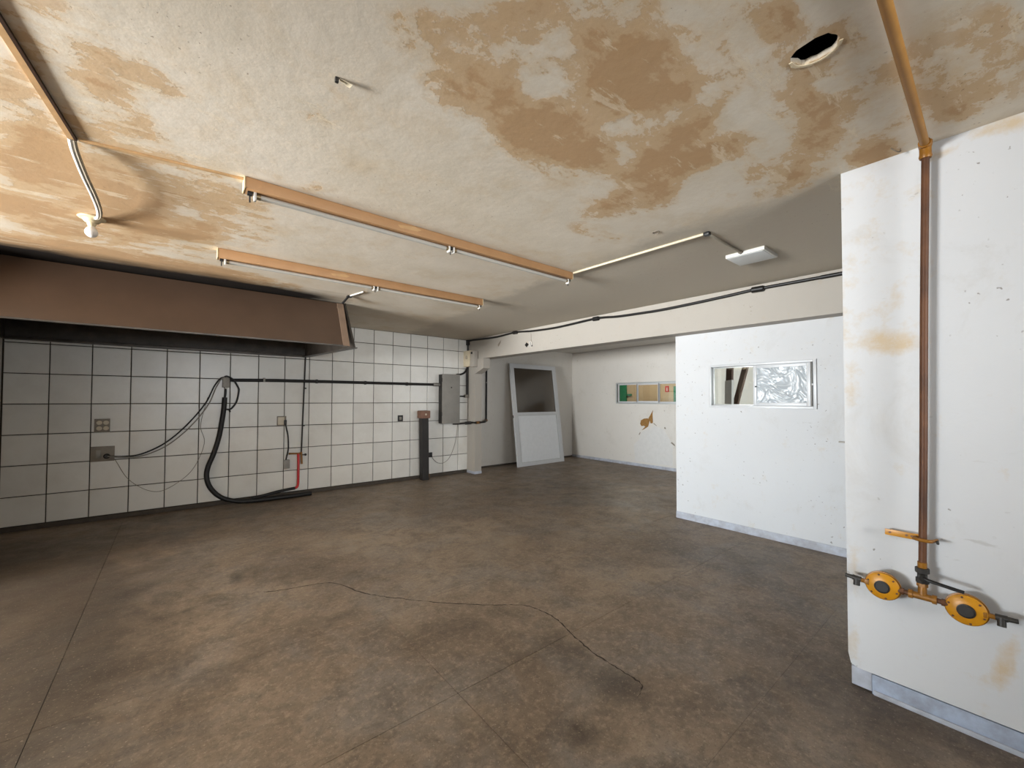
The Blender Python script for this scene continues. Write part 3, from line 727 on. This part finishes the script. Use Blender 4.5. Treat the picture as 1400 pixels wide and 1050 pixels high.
# ------------------------------------------------------------------ pendant bulb, channel on the ceiling
ch = thing('cable_channel', 'brown cable channel running over the ceiling to the near batten', 'cable channel', (-0.4, 2.3, H))
O = ch.location
MB(O).hexa([(-0.484, 1.60, 2.541), (-0.461, 1.60, 2.541), (-0.366, 2.60, 2.541), (-0.388, 2.60, 2.541), (-0.484, 1.60, H - .0005), (-0.461, 1.60, H - .0005), (-0.366, 2.60, H - .0005), (-0.388, 2.60, H - .0005)]).build('run', M['channel'], ch)
MB(O).hexa([(-0.461, 1.60, 2.539), (-0.450, 1.60, 2.539), (-0.357, 2.60, 2.539), (-0.366, 2.60, 2.539), (-0.461, 1.60, H - .0005), (-0.450, 1.60, H - .0005), (-0.357, 2.60, H - .0005), (-0.366, 2.60, H - .0005)]).build('lid_edge', M['channel_dark'], ch)
MB(O).hexa([(-0.352, 2.585, 2.541), (0.25, 2.502, 2.541), (0.25, 2.517, 2.541), (-0.352, 2.602, 2.541), (-0.352, 2.585, H - .0005), (0.25, 2.502, H - .0005), (0.25, 2.517, H - .0005), (-0.352, 2.602, H - .0005)]).build('run', M['channel'], ch)
lp = thing('bulb_holder', 'white globe bulb in a porcelain ceiling rose fed by a loose cable', 'light bulb', (-0.433, 3.675, H))
O = lp.location
MB(O).lathe((-0.433, 3.675, H - .0005), (0, 0, -1), [(0, .060), (.005, .066), (.011, .062), (.015, .044), (.024, .040), (.032, .034), (.036, .020)]).build('ceiling_rose', M['porcelain'], lp)
MB(O).lathe((-0.433, 3.675, H - .03), (0, 0, -1), [(0, .02), (.012, .022), (.026, .018), (.03, .015)]).build('socket', M['porcelain'], lp)
MB(O).lathe((-0.433, 3.675, H - .055), (0, 0, -1), [(0, .013), (.008, .015), (.018, .024), (.03, .030), (.042, .032), (.055, .029), (.066, .020), (.073, .008), (.0745, .001)]).build('bulb', M['bulb'], lp)
for k, mm in ((0, 'white_plastic'), (1, 'pale_cable')):
    MB(O).tube([(-0.380 + .012 * k, 2.602, 2.543), (-0.378 + .013 * k, 2.66, 2.515), (-0.372 + .014 * k, 2.86, 2.492), (-0.366 + .014 * k, 3.10, 2.488), (-0.372 + .012 * k, 3.35, 2.502), (-0.392 + .01 * k, 3.55, 2.524), (-0.412 + .008 * k, 3.635, 2.534)], 0.0085, 8, smooth=6).build('cable', M[mm], lp)
sc_ = MB((1.5, 4.48, H))
sc_.cyl((1.518, 4.336, 2.543), (1.468, 4.60, 2.543), 0.0068, seg=10)
tag(sc_.build('short_conduit', M['white_plastic']), 'short white conduit stub between the far batten and the hood corner', 'conduit')
cl = thing('conduit_drop', 'black conduit clamp and bend at the top corner of the hood', 'clamp', (1.46, 4.63, H))
MB(cl.location).box((1.44, 4.60, 2.53), (1.49, 4.66, H - .0005), .006).build('clamp', M['black'], cl)
MB(cl.location).cyl((1.455, 4.64, 2.535), (1.44, 4.78, 2.49), .012, seg=10).build('bend', M['black'], cl)

# ------------------------------------------------------------------ gas line on the right-hand wall
gp = thing('gas_pipe', 'rusty brown gas pipe rising up the white wall and turning along the ceiling', 'pipe', (2.52, 0.245, 0.6))
O = gp.location
MB(O).tube([(2.52, 0.249, 0.66), (2.52, 0.238, 1.2), (2.52, 0.228, 1.8), (2.52, 0.214, 2.47)], 0.0135, 16, smooth=3).build('riser', M['pipe_brown'], gp)
MB(O).cyl((2.52, 0.214, 2.52), (1.2, 0.20, 2.532), 0.0155, seg=16).build('ceiling_run', M['pipe_ochre'], gp)
MB(O).lathe((2.52, 0.214, 2.462), (0, 0, 1), [(0, .019), (.008, .022), (.02, .020), (.045, .020), (.06, .023), (.075, .023), (.08, .016)]).cyl((2.53, .214, 2.52), (2.49, .214, 2.522), .021, seg=18).build('elbow', M['yellow_dark'], gp)
t_ = MB(O).cyl((2.50, 0.285, 0.556), (2.50, 0.212, 0.556), 0.0145, seg=16).cyl((2.502, .249, .556), (2.51, .249, .618), .0145, seg=16)
for ya, yb in ((.292, .278), (.219, .205)): t_.cyl((2.50, ya, .556), (2.50, yb, .556), .0185, seg=16)
t_.cyl((2.507, .249, .596), (2.509, .249, .612), .0185, seg=6)
t_.build('tee', M['yellow_dark'], gp)
MB(O).cyl((2.50, 0.325, 0.556), (2.50, 0.285, 0.556), 0.0105, seg=14).cyl((2.50, .318, .556), (2.50, .306, .556), .0145, seg=6).build('nipple', M['pipe_brown'], gp)
MB(O).cyl((2.50, 0.212, 0.556), (2.50, 0.17, 0.553), 0.0105, seg=14).cyl((2.50, .192, .5545), (2.50, .18, .554), .0145, seg=6).build('nipple', M['pipe_brown'], gp)
MB(O).cyl((2.515, .249, .70), (2.52, .249, .655), .0155, seg=16).build('coupling', M['yellow_dark'], gp)
# ball valve
bv = thing('shutoff_valve', 'black ball valve with a long lever on the gas pipe', 'valve', (2.515, 0.249, 0.635))
O = bv.location
MB(O).cyl((2.513, .249, .672), (2.511, .249, .612), .0165, seg=18).cyl((2.513, .249, .675), (2.513, .249, .655), .0235, seg=8).cyl((2.511, .249, .632), (2.511, .249, .612), .0215, seg=8).cyl((2.512, .249, .643), (2.478, .243, .638), .014, seg=14).build('body', M['iron'], bv)
MB(O).tube([(2.474, .243, .644), (2.468, .225, .640), (2.468, .17, .632), (2.470, .125, .626)], .0075, 10, smooth=4, flat=0.8).build('lever', M['black'], bv)
# wall bracket
bk = thing('pipe_bracket', 'yellow flat steel bracket clamping the gas pipe to the wall', 'bracket', (2.545, 0.27, 0.8))
O = bk.location
MB(O).box((2.540, .245, .783), (2.546, .372, .810), .001).build('strap', M['yellow'], bk)
MB(O).tube([(2.545, .27, .797), (2.515, .272, .797), (2.502, .256, .797), (2.500, .24, .797), (2.505, .222, .797), (2.52, .214, .797), (2.545, .205, .797)], .0075, 8, smooth=4).build('clamp_ring', M['yellow_dark'], bk)
for y in (.355, .300, .283): MB(O).cyl((2.541, y, .797), (2.536, y, .797), .0045, seg=10).build('bolt', M['rust'], bk)
MB(O).cyl((2.56, .206, .797), (2.50, .199, .795), .005, seg=8).build('screw', M['iron'], bk)
MB(O).cyl((2.546, .36, .797), (K, .36, .797), .005, seg=8).build('stud', M['iron'], bk)
# regulators
def regulator(y, z, sgn, label):
    g_ = thing('gas_regulator', label, 'gas regulator', (2.50, y, z), 'yellow gas regulators on the white wall')
    O = g_.location
    body = MB(O).lathe((2.528, y, z), (-1, 0, 0), [(0, .020), (.004, .040), (.012, .056), (.018, .063), (.025, .063), (.027, .056)], 36).build('diaphragm_case', M['yellow_dark'], g_)
    MB(O).lathe((2.500, y, z), (-1, 0, 0), [(0, .055), (.001, .0585), (.006, .0585), (.009, .054), (.014, .040), (.018, .030)], 36).build('cover', M['yellow'], g_)
    MB(O).lathe((2.482, y, z), (-1, 0, 0), [(0, .027), (.005, .027), (.006, .024), (.003, .022), (.003, .001)], 28).build('adjusting_cap', M['dark_box'], g_)
    for k in range(6):
        w = k * math.pi / 3 + .3
        MB(O).cyl((2.493, y + math.cos(w) * .051, z + math.sin(w) * .051), (2.486, y + math.cos(w) * .051, z + math.sin(w) * .051), .004, seg=6).build('flange_bolt', M['pipe_brown'], g_)
    MB(O).box((2.488, y + sgn * .048 - .008, z - .010), (2.506, y + sgn * .048 + .014, z + .012), .003).build('port_boss', M['yellow_dark'], g_)
    yo = y + sgn * .058
    MB(O).cyl((2.503, yo, z), (2.503, yo + sgn * .022, z), .010, seg=6).build('outlet_nut', M['yellow_dark'], g_)
    tp = MB(O).cyl((2.503, yo + sgn * .018, z + .002), (2.503, yo + sgn * .05, z + .004), .012, seg=14).cyl((2.503, yo + sgn * .034, z + .006), (2.497, yo + sgn * .034, z - .028), .0125, seg=14).build('tap', M['iron'], g_)
    MB(O).cyl((2.503, yo + sgn * .048, z + .004), (2.503, yo + sgn * .076, z + .006), .010, .0085, seg=12).build('hose_spigot', M['iron'], tp)
    return g_
regulator(.377, .557, 1, 'round yellow gas regulator at the corner end of the manifold')
regulator(.122, .550, -1, 'round yellow gas regulator under the tip of the black valve lever')
# small metal stop on the partition side
tag(MB((4.60, .93, 1.03)).box((4.60, .90, 1.022), (Pn, .975, 1.034), .002).build('door_stop', M['dull_steel']), 'small flat metal stop sticking out of the partition edge', 'stop')

# ------------------------------------------------------------------ wiring and plumbing on the tiled wall
YF = T - 0.009   # tile face
jb = thing('junction_box', 'small grey junction box at the left end of the black wall conduit', 'junction box', (0.505, YF, 1.62))
MB(jb.location).box((0.468, YF - .06, 1.552), (0.543, YF, 1.690), .004).build('box', M['dull_steel'], jb)
MB(jb.location).cyl((0.505, YF - .03, 1.552), (0.505, YF - .03, 1.53), .018, seg=14).build('gland', M['steel'], jb)
wc = thing('wall_conduit', 'straight black conduit across the tiles to the grey electrical cabinet', 'conduit', (2.0, YF, 1.665))
O = wc.location
MB(O).tube([(0.55, 6.615, 1.652), (1.1, 6.615, 1.664), (1.8, 6.615, 1.668), (2.6, 6.615, 1.668), (3.6, 6.615, 1.670)], .0225, 14).build('pipe', M['conduit'], wc)
for x in (0.945, 1.63, 2.36, 3.08): MB(O).box((x - .012, 6.588, 1.638), (x + .012, YF, 1.696), .003).build('saddle_clip', M['dull_steel'] if x < 1 else M['conduit'], wc)
MB(O).cyl((3.59, 6.615, 1.67), (3.725, 6.615, 1.67), .031, seg=16).build('coupling', M['steel'], wc)
hs = thing('power_hose', 'thick black corrugated hose drooping from the junction box to the floor', 'hose', (0.5, 6.6, 0.0))
O = hs.location
MB(O).tube([(0.505, 6.61, 1.545), (0.502, 6.60, 1.46), (0.494, 6.60, 1.385)], .014, 12).build('thin_end', M['black'], hs)
MB(O).tube([(0.496, 6.60, 1.42), (0.490, 6.595, 1.30), (0.474, 6.59, 1.142), (0.44, 6.585, 0.901), (0.386, 6.58, 0.685), (0.328, 6.575, 0.512), (0.319, 6.565, 0.375), (0.365, 6.55, 0.24), (0.47, 6.53, 0.12), (0.62, 6.51, 0.052), (0.775, 6.49, 0.032), (1.0, 6.47, 0.030), (1.30, 6.46, 0.030), (1.54, 6.47, 0.030)], .029, 14, smooth=7).build('sleeve', M['rubber'], hs)
gh = thing('gas_hose', 'red and black hose hanging from the brass tap above the floor', 'hose', (1.38, 6.55, 0.1))
O = gh.location
MB(O).tube([(1.388, 6.59, 0.60), (1.386, 6.57, 0.50), (1.382, 6.55, 0.364), (1.379, 6.545, 0.19), (1.368, 6.545, 0.135), (1.335, 6.545, 0.118)], .017, 12, smooth=6).build('red_section', M['red'], gh)
MB(O).tube([(1.34, 6.545, 0.119), (1.278, 6.54, 0.115), (1.124, 6.535, 0.10), (0.95, 6.53, 0.072), (0.80, 6.525, 0.06)], .020, 12, smooth=6).build('black_section', M['rubber'], gh)
lc = MB((0.55, 6.6, 1.25))
lc.tube([(0.487, 6.585, 1.692), (0.52, 6.585, 1.700), (0.587, 6.585, 1.655), (0.640, 6.585, 1.56), (0.649, 6.585, 1.50), (0.626, 6.585, 1.364), (0.58, 6.585, 1.285), (0.551, 6.585, 1.262), (0.510, 6.58, 1.262)], .011, 10, smooth=6)
lc.tube([(0.545, 6.585, 1.264), (0.556, 6.575, 1.225)], .010, 8)
tag(lc.build('loop_cable', M['black']), 'short loop of black cable curling right of the junction box', 'cable')
for k, (dz, dx) in enumerate(((0, 0), (-0.028, 0.03))):
    b = MB((0.0, 6.6, 0.75))
    pts = [(0.487, 6.59, 1.690), (0.44, 6.595, 1.665), (0.379, 6.6, 1.559), (0.303, 6.605, 1.363), (0.184, 6.605, 1.172), (0.039, 6.605, 0.988), (-0.13, 6.605, 0.832), (-0.318, 6.605, 0.737), (-0.46, 6.605, 0.722), (-0.60, 6.605, 0.735)]
    q = []
    for i, p in enumerate(pts):
        s_ = math.sin(math.pi * i / (len(pts) - 1))
        q.append((p[0] + dx * s_, p[1] - .012 * k, p[2] + dz * s_))
    b.tube(q, .0085 if k == 0 else .0065, 10, smooth=7)
    tag(b.build('supply_cable', M['black'] if k == 0 else M['dull_steel']), ('thicker black cable sagging from the junction box to the lower grey wall plate' if k == 0 else 'thinner grey cable sagging beneath the black one to the wall plate'), 'cable')
b = MB((0, 6.63, .4))
b.tube([(0.318, 6.63, 1.42), (0.304, 6.634, 1.363), (0.248, 6.634, 1.054), (0.289, 6.634, 0.82), (0.166, 6.634, 0.485), (-0.065, 6.634, 0.289), (-0.231, 6.634, 0.283), (-0.42, 6.634, 0.442), (-0.539, 6.634, 0.683)], .0028, 8, smooth=8)
tag(b.build('thin_wire', M['plate']), 'very thin pale wire hanging in a loop below the wall plates', 'wire')
# outlets
o1 = thing('wall_socket', 'grey double socket plate on the tiles, above the cable plate', 'socket', (-0.655, YF, 1.09))
MB(o1.location).box((-0.72, YF - .012, 1.012), (-0.590, YF, 1.168), .004).build('plate', M['plate'], o1)
for dx in (-.028, .028):
    for dz in (-.032, .032):
        MB(o1.location).lathe((-0.650 + dx, YF - .012, 1.09 + dz), (0, -1, 0), [(0, .024), (.006, .024), (.007, .020), (.003, .017), (.003, .001)], 18).build('outlet', M['plate_light'], o1)
o2 = thing('cable_plate', 'wide grey wall plate where the sagging cables end', 'wall plate', (-0.645, YF, .764))
MB(o2.location).box((-0.743, YF - .014, .678), (-0.546, YF, .851), .004).build('plate', M['plate'], o2)
MB(o2.location).box((-0.70, YF - .018, .72), (-0.66, YF - .012, .81), .003).build('blank', M['dull_steel'], o2)
MB(o2.location).lathe((-0.61, YF - .012, .735), (0, -1, 0), [(0, .030), (.012, .030), (.02, .022), (.03, .018)], 18).build('gland', M['iron'], o2)
o3 = thing('wall_socket', 'ivory socket on the tiles with a short black cord plugged in', 'socket', (1.17, YF, 1.09))
MB(o3.location).box((1.114, YF - .012, 1.022), (1.233, YF, 1.156), .004).build('plate', M['plate'], o3)
MB(o3.location).box((1.126, YF - .018, 1.032), (1.205, YF - .010, 1.140), .004).build('insert', M['plate_light'], o3)
MB(o3.location).box((1.20, YF - .04, 1.03), (1.235, YF - .010, 1.10), .006).build('plug', M['black'], o3)
pc = thing('hanging_connector', 'black cord with a grey connector block dangling below the ivory socket', 'connector', (1.24, 6.6, .46))
MB(pc.location).tube([(1.219, 6.605, 1.05), (1.226, 6.60, 1.0), (1.250, 6.60, .88), (1.258, 6.60, .75), (1.255, 6.60, .66), (1.228, 6.60, .52)], .010, 10, smooth=6).build('cord', M['black'], pc)
MB(pc.location).box((1.200, 6.58, .402), (1.278, YF, .528), .008).build('block', M['grey_box'], pc)
MB(pc.location).box((1.215, 6.585, .392), (1.25, YF - .01, .404), .003).build('cap', M['plate_light'], pc)
vp = thing('thin_pipe', 'thin dark vertical pipe from the hood down to a brass tap on the tiles', 'pipe', (1.45, 6.61, .6))
O = vp.location
MB(O).cyl((1.470, 6.612, 2.02), (1.431, 6.612, .60), .0105, seg=12).build('pipe', M['post'], vp)
MB(O).cyl((1.27, 6.605, .612), (1.43, 6.605, .603), .0125, seg=12).cyl((1.265, 6.605, .612), (1.285, 6.605, .612), .016, seg=6).cyl((1.40, 6.605, .605), (1.42, 6.605, .604), .017, seg=6).build('brass_arm', M['brass'], vp)
MB(O).cyl((1.43, 6.605, .625), (1.437, 6.60, .45), .014, seg=12).build('tap_body', M['brass'], vp)
MB(O).cyl((1.437, 6.605, .583), (1.478, 6.60, .582), .010, seg=10).sphere((1.485, 6.60, .582), .018).build('tap_knob', M['iron'], vp)
for z in (1.55, 1.0): MB(O).box((1.43 + (z - .6) * .028, 6.60, z), (1.46 + (z - .6) * .028, YF, z + .02), .002).build('pipe_clip', M['post'], vp)

# iron post with rusty cap
ps = thing('iron_post', 'dark iron post with a rusty square cap standing against the tiles', 'post', (3.36, 6.5, 0))
O = ps.location
b = MB(O); b.hexa([(3.306, 6.435, 0), (3.425, 6.435, 0), (3.425, 6.555, 0), (3.306, 6.555, 0), (3.292, 6.445, 1.075), (3.412, 6.445, 1.075), (3.412, 6.565, 1.075), (3.292, 6.565, 1.075)])
b.build('shaft', M['post'], ps)
MB(O).box((3.265, 6.42, 1.072), (3.437, 6.585, 1.205), .012).build('cap', M['rust'], ps)
MB(O).sphere((3.35, 6.42, 1.14), .018, 1, .4, 1).build('cap_rivet', M['plate_light'], ps)
MB(O).box((3.43, 6.46, 0.0), (3.445, 6.54, .10), .003).build('foot_tab', M['brass'], ps)
o4 = thing('black_socket', 'small black socket high on the tiles left of the iron post', 'socket', (2.977, YF, 1.076))
MB(o4.location).box((2.929, YF - .014, 1.024), (3.023, YF, 1.128), .004).build('plate', M['black'], o4)
MB(o4.location).box((2.955, YF - .018, 1.05), (2.998, YF - .012, 1.10), .003).build('insert', M['dull_steel'], o4)
o5 = thing('black_socket', 'small black socket low on the tiles right of the iron post', 'socket', (3.545, YF, .403))
MB(o5.location).box((3.500, YF - .03, .36), (3.583, YF, .446), .004).build('plate', M['black'], o5)
b = MB((3.8, 6.63, .3))
b.tube([(3.575, 6.628, .375), (3.62, 6.63, .31), (3.689, 6.63, .251), (3.76, 6.63, .232), (3.834, 6.63, .237), (3.93, 6.63, .30), (4.018, 6.63, .447), (4.09, 6.63, .68), (4.122, 6.63, .958)], .0045, 8, smooth=7)
tag(b.build('slack_wire', M['dull_steel']), 'thin slack wire looping from the low black socket up to the cabinet', 'wire')
# electrical cabinet
ec = thing('electrical_cabinet', 'grey steel electrical cabinet on the tiles beside the corner pillar', 'cabinet', (3.9, 6.57, .965))
O = ec.location
MB(O).box((3.718, 6.51, .965), (4.078, YF, 1.857), .004).build('body', M['dark_box'], ec)
MB(O).box((3.712, 6.496, .958), (4.084, 6.511, 1.864), .003).build('door', M['grey_box'], ec)
MB(O).cyl((3.90, 6.497, 1.62), (3.90, 6.488, 1.62), .012, seg=12).build('lock', M['dark_box'], ec)
for z in (1.1, 1.72): MB(O).cyl((3.710, 6.503, z), (3.710, 6.503, z + .07), .008, seg=8).build('hinge', M['dark_box'], ec)
# pipes right of the cabinet
cp_ = thing('cabinet_conduits', 'black conduits linking the electrical cabinet with the beige box above', 'conduit', (4.3, 6.6, 1.46))
O = cp_.location
MB(O).tube([(4.07, 6.59, 1.868), (4.17, 6.60, 1.878), (4.25, 6.60, 1.915), (4.305, 6.60, 1.99), (4.315, 6.60, 2.04)], .018, 12, smooth=5).build('bend', M['conduit'], cp_)
MB(O).cyl((4.312, 6.60, 2.03), (4.312, 6.60, 1.46), .019, seg=14).build('riser', M['conduit'], cp_)
MB(O).cyl((4.078, 6.60, 1.462), (4.315, 6.60, 1.462), .013, seg=12).build('branch', M['conduit'], cp_)
MB(O).box((4.255, 6.575, 1.435), (4.335, 6.63, 1.495), .008).build('elbow_box', M['dull_steel'], cp_)
lp2 = thing('pillar_conduit', 'dark conduit passing round the pillar and up the alcove wall', 'conduit', (4.4, 6.4, .97))
O = lp2.location
MB(O).tube([(4.0, 6.60, .945), (4.05, 6.56, .945), (4.20, 6.50, .955), (4.305, 6.44, .965), (4.318, 6.36, .965), (4.36, 6.345, .967), (4.55, 6.36, .972), (4.75, 6.60, .975), (4.93, 6.835, .975)], .017, 12, smooth=5).build('lower_run', M['conduit'], lp2)
MB(O).cyl((4.942, 6.845, .97), (4.948, 6.845, 2.55), .018, seg=14).build('riser', M['conduit'], lp2)
MB(O).sphere((4.94, 6.838, .972), .030).build('elbow', M['brass'], lp2)
MB(O).cyl((4.20, 6.497, .955), (4.30, 6.445, .963), .028, seg=14).build('coupling', M['conduit'], lp2)
MB(O).cyl((4.35, 6.345, .966), (4.44, 6.352, .969), .026, seg=14).build('union', M['brass'], lp2)
MB(O).cyl((4.946, 6.845, 1.74), (4.946, 6.845, 1.765), .021, seg=14).build('tape', M['dull_steel'], lp2)
bx_ = thing('beige_box', 'beige junction box on the pillar top under the black cable', 'junction box', (4.3, 6.5, 2.02))
O = bx_.location
MB(O).box((4.25, 6.42, 2.025), (4.345, YF, 2.325), .006).build('box', M['cream_plastic'], bx_)
MB(O).box((4.25, 6.30, 2.015), (4.35, 6.41, 2.31), .004).build('side_plate', M['beam'], bx_)
MB(O).sphere((4.25, 6.355, 2.27), .022).build('knockout', M['black'], bx_)
MB(O).cyl((4.25, 6.53, 2.20), (4.243, 6.53, 2.20), .035, seg=18).build('cover_disc', M['pale_cable'], bx_)
bc = thing('beam_cable', 'sagging black cable with inline joints along the beam under the ceiling', 'cable', (4.4, 3.5, 2.5))
O = bc.location
def bp_(y, z): return tuple(on_beam(y, z, 0.018))
cpts = [(6.60, 2.532), (6.40, 2.527), (6.1, 2.515), (5.70, 2.508), (5.23, 2.528), (4.82, 2.498), (4.36, 2.483), (4.04, 2.490), (3.54, 2.508), (3.2, 2.482), (2.87, 2.471), (2.6, 2.466), (2.2, 2.475), (1.85, 2.489), (1.56, 2.503), (1.20, 2.503), (0.55, 2.503)]
MB(O).tube([bp_(*q) for q in cpts], .0155, 10, smooth=6).build('cable', M['black'], bc)
for y, z, dy, dz in ((5.23, 2.526, .055, .003), (3.55, 2.506, .055, .004), (1.56, 2.501, .062, .006)):
    a = on_beam(y - dy, z + (-.002), .02); b2 = on_beam(y + dy, z, .02)
    MB(O).lathe(a, b2 - a, [(0, .016), (.012, .029), (dy * 2 - .012, .029), (dy * 2, .016)], 14).build('joint_sleeve', M['black'], bc)
MB(O).tube([bp_(0.52, 2.503), bp_(1.05, 2.503)], .018, 10).build('thick_sleeve', M['black'], bc)
MB(O).tube([(4.325, 6.60, 2.33), (4.325, 6.60, 2.46)], .014, 10).build('drop', M['black'], bc)
MB(O).box((4.30, 6.575, 2.445), (4.352, 6.632, 2.545), .008).build('elbow', M['black'], bc)
# broken fitting hanging on the beam
bf = thing('broken_fitting', 'broken white round fitting hanging by a wire on the beam', 'fitting', tuple(on_beam(4.90, 2.29)))
O = bf.location
q = on_beam(4.962, 2.293)
MB(O).prism([tuple(on_beam(4.962 + .045 * math.cos(w), 2.293 + .04 * math.sin(w), .0)) for w in [k * math.pi / 2 for k in range(4)]], (-.006, 0, 0)).build('hole', M['black'], bf)
b = MB(O)
for yc, r_ in ((4.875, .040), (4.845, .045)):
    b.tube([tuple(on_beam(yc + .02 + -r_ * .6 * math.cos(w), 2.292 + r_ * math.sin(w), .012)) for w in [-.5 * math.pi + k * math.pi / 8 for k in range(9)]], .006, 8)
b.build('ring_halves', M['white_plastic'], bf)
MB(O).tube([tuple(on_beam(4.850, 2.335, .010)), tuple(on_beam(4.853, 2.40, .008)), tuple(on_beam(4.856, 2.49, .010))], .0018, 6).build('wire', M['plate'], bf)
MB(O).sphere(tuple(on_beam(4.832, 2.265, .012)), .012, .5, 1, 1).build('screw', M['iron'], bf)

# ------------------------------------------------------------------ leaning door leaf
dl = thing('door_leaf', 'white door leaf with dark upper glass leaning on the alcove wall', 'door', (6.16, 6.47, 0))
O = Vector((5.455, 6.462, 0.0)); ux = Vector((1, .006, 0)).normalized(); uy = Vector((0.022, .315, 2.165)).normalized(); un = ux.cross(uy).normalized()  # un towards -Y
if un.y > 0: un = -un
W, HT = 1.385, 2.195
def dpart(a0, a1, b0, b1, n0, n1, name, mat, parent):
    b = MB(dl.location)
    P = []
    for bb_ in (b0, b1):
        for aa, nn in ((a0, n0), (a1, n0), (a1, n1), (a0, n1)):
            P.append(O + ux * aa + uy * bb_ + un * nn)
    b.hexa(P); return b.build(name, mat, parent)
fr = None
dpart(0, .105, 0, HT, 0, .035, 'stile', M['alu'], dl)
dpart(W - .105, W, 0, HT, 0, .035, 'stile', M['alu'], dl)
dpart(.105, W - .105, HT - .095, HT, 0, .035, 'rail', M['alu'], dl)
dpart(.105, W - .105, 1.075, 1.135, 0, .035, 'rail', M['alu'], dl)
dpart(.105, W - .105, 0, .075, 0, .035, 'rail', M['alu'], dl)
dpart(.100, W - .100, .07, 1.08, .010, .022, 'lower_panel', M['door_panel'], dl)
for a0, a1, b0, b1 in ((.105, .118, .075, 1.075), (W - .118, W - .105, .075, 1.075), (.118, W - .118, .075, .088), (.118, W - .118, 1.062, 1.075)):
    dpart(a0, a1, b0, b1, .018, .030, 'glazing_bead', M['alu_grey'], dl)
dpart(.100, W - .100, 1.13, HT - .09, .012, .017, 'glass_pane', M['smoked'], dl)
dpart(-.012, .0, 1.02, 1.08, .008, .026, 'latch', M['black'], dl)
dpart(W, W + .02, .22, .40, .004, .02, 'hinge', M['black'], dl)
# ------------------------------------------------------------------ room behind the partition window
tag(MB((5.6, 2.0, 0)).hexa([(5.74, 2.69, 0), (5.74, 2.63, 0), (5.80, 2.63, 0), (5.80, 2.69, 0), (5.74, 2.045, 2.50), (5.74, 1.985, 2.50), (5.80, 1.985, 2.50), (5.80, 2.045, 2.50)]).build('leaning_timber', M['timber']), 'dark timber leaning diagonally behind the partition window', 'timber')
pp = thing('half_clad_post', 'upright behind the partition window, brown above and grey below', 'post', (5.6, 2.31, 0))
MB(pp.location).hexa([(5.57, 2.385, 0), (5.57, 2.305, 0), (5.64, 2.305, 0), (5.64, 2.385, 0), (5.57, 2.365, 1.655), (5.57, 2.280, 1.665), (5.64, 2.280, 1.665), (5.64, 2.365, 1.655)]).build('lower_pipe', M['pvc'], pp)
MB(pp.location).hexa([(5.575, 2.355, 1.64), (5.575, 2.285, 1.66), (5.635, 2.285, 1.66), (5.635, 2.355, 1.64), (5.575, 2.325, 2.549), (5.575, 2.255, 2.549), (5.635, 2.255, 2.549), (5.635, 2.325, 2.549)]).build('upper_timber', M['timber'], pp)
# ------------------------------------------------------------------ things seen through the hatch
gd = thing('green_door', 'green door glimpsed through the left pane of the hatch', 'door', (10.03, 7.25, 0))
MB(gd.location).box((10.0, 6.985, 0), (10.045, 7.75, 2.1), .003).build('leaf', M['green'], gd)
MB(gd.location).box((9.985, 6.80, 1.52), (10.01, 7.02, 1.57), .005).build('bolt_bar', M['green'], gd)
sg = thing('fire_sign', 'small red safety sign on the tan wall seen through the hatch', 'sign', (10.04, 5.74, 1.69))
MB(sg.location).box((10.035, 5.688, 1.612), (10.049, 5.792, 1.775), .001).build('board', M['sign_red'], sg)
MB(sg.location).box((10.033, 5.728, 1.64), (10.036, 5.752, 1.71)).box((10.033, 5.733, 1.71), (10.036, 5.747, 1.735)).build('pictogram', M['sign_white'], sg)
cu = thing('green_cupboard', 'dark green cupboard edge at the right end of the hatch view', 'cupboard', (9.9, 5.3, 0))
MB(cu.location).box((9.75, 4.90, 0), (10.04, 5.40, 1.75), .004).build('body', M['green'], cu)
MB(cu.location).box((9.735, 4.93, .1), (9.752, 5.37, 1.70), .003).build('door', M['green'], cu)
nl = thing('added_lamp', 'round opal ceiling lamp, unseen, added to light the room beyond the hatch', 'ceiling light', (8.9, 6.2, H))  # lamp out of view, added so the room beyond is lit
MB(nl.location).lathe((8.9, 6.2, H - .001), (0, 0, -1), [(0, .15), (.03, .15), (.06, .12), (.075, .06), (.078, .001)]).build('shade', M['diffuser'], nl)
pd = bpy.data.lights.new('added_lamp_light', 'POINT'); pd.energy = 38; pd.color = (1.0, .93, .82); pd.shadow_soft_size = .12
po = bpy.data.objects.new('added_lamp_light', pd); COL.objects.link(po); po.location = (8.9, 6.2, 2.33)
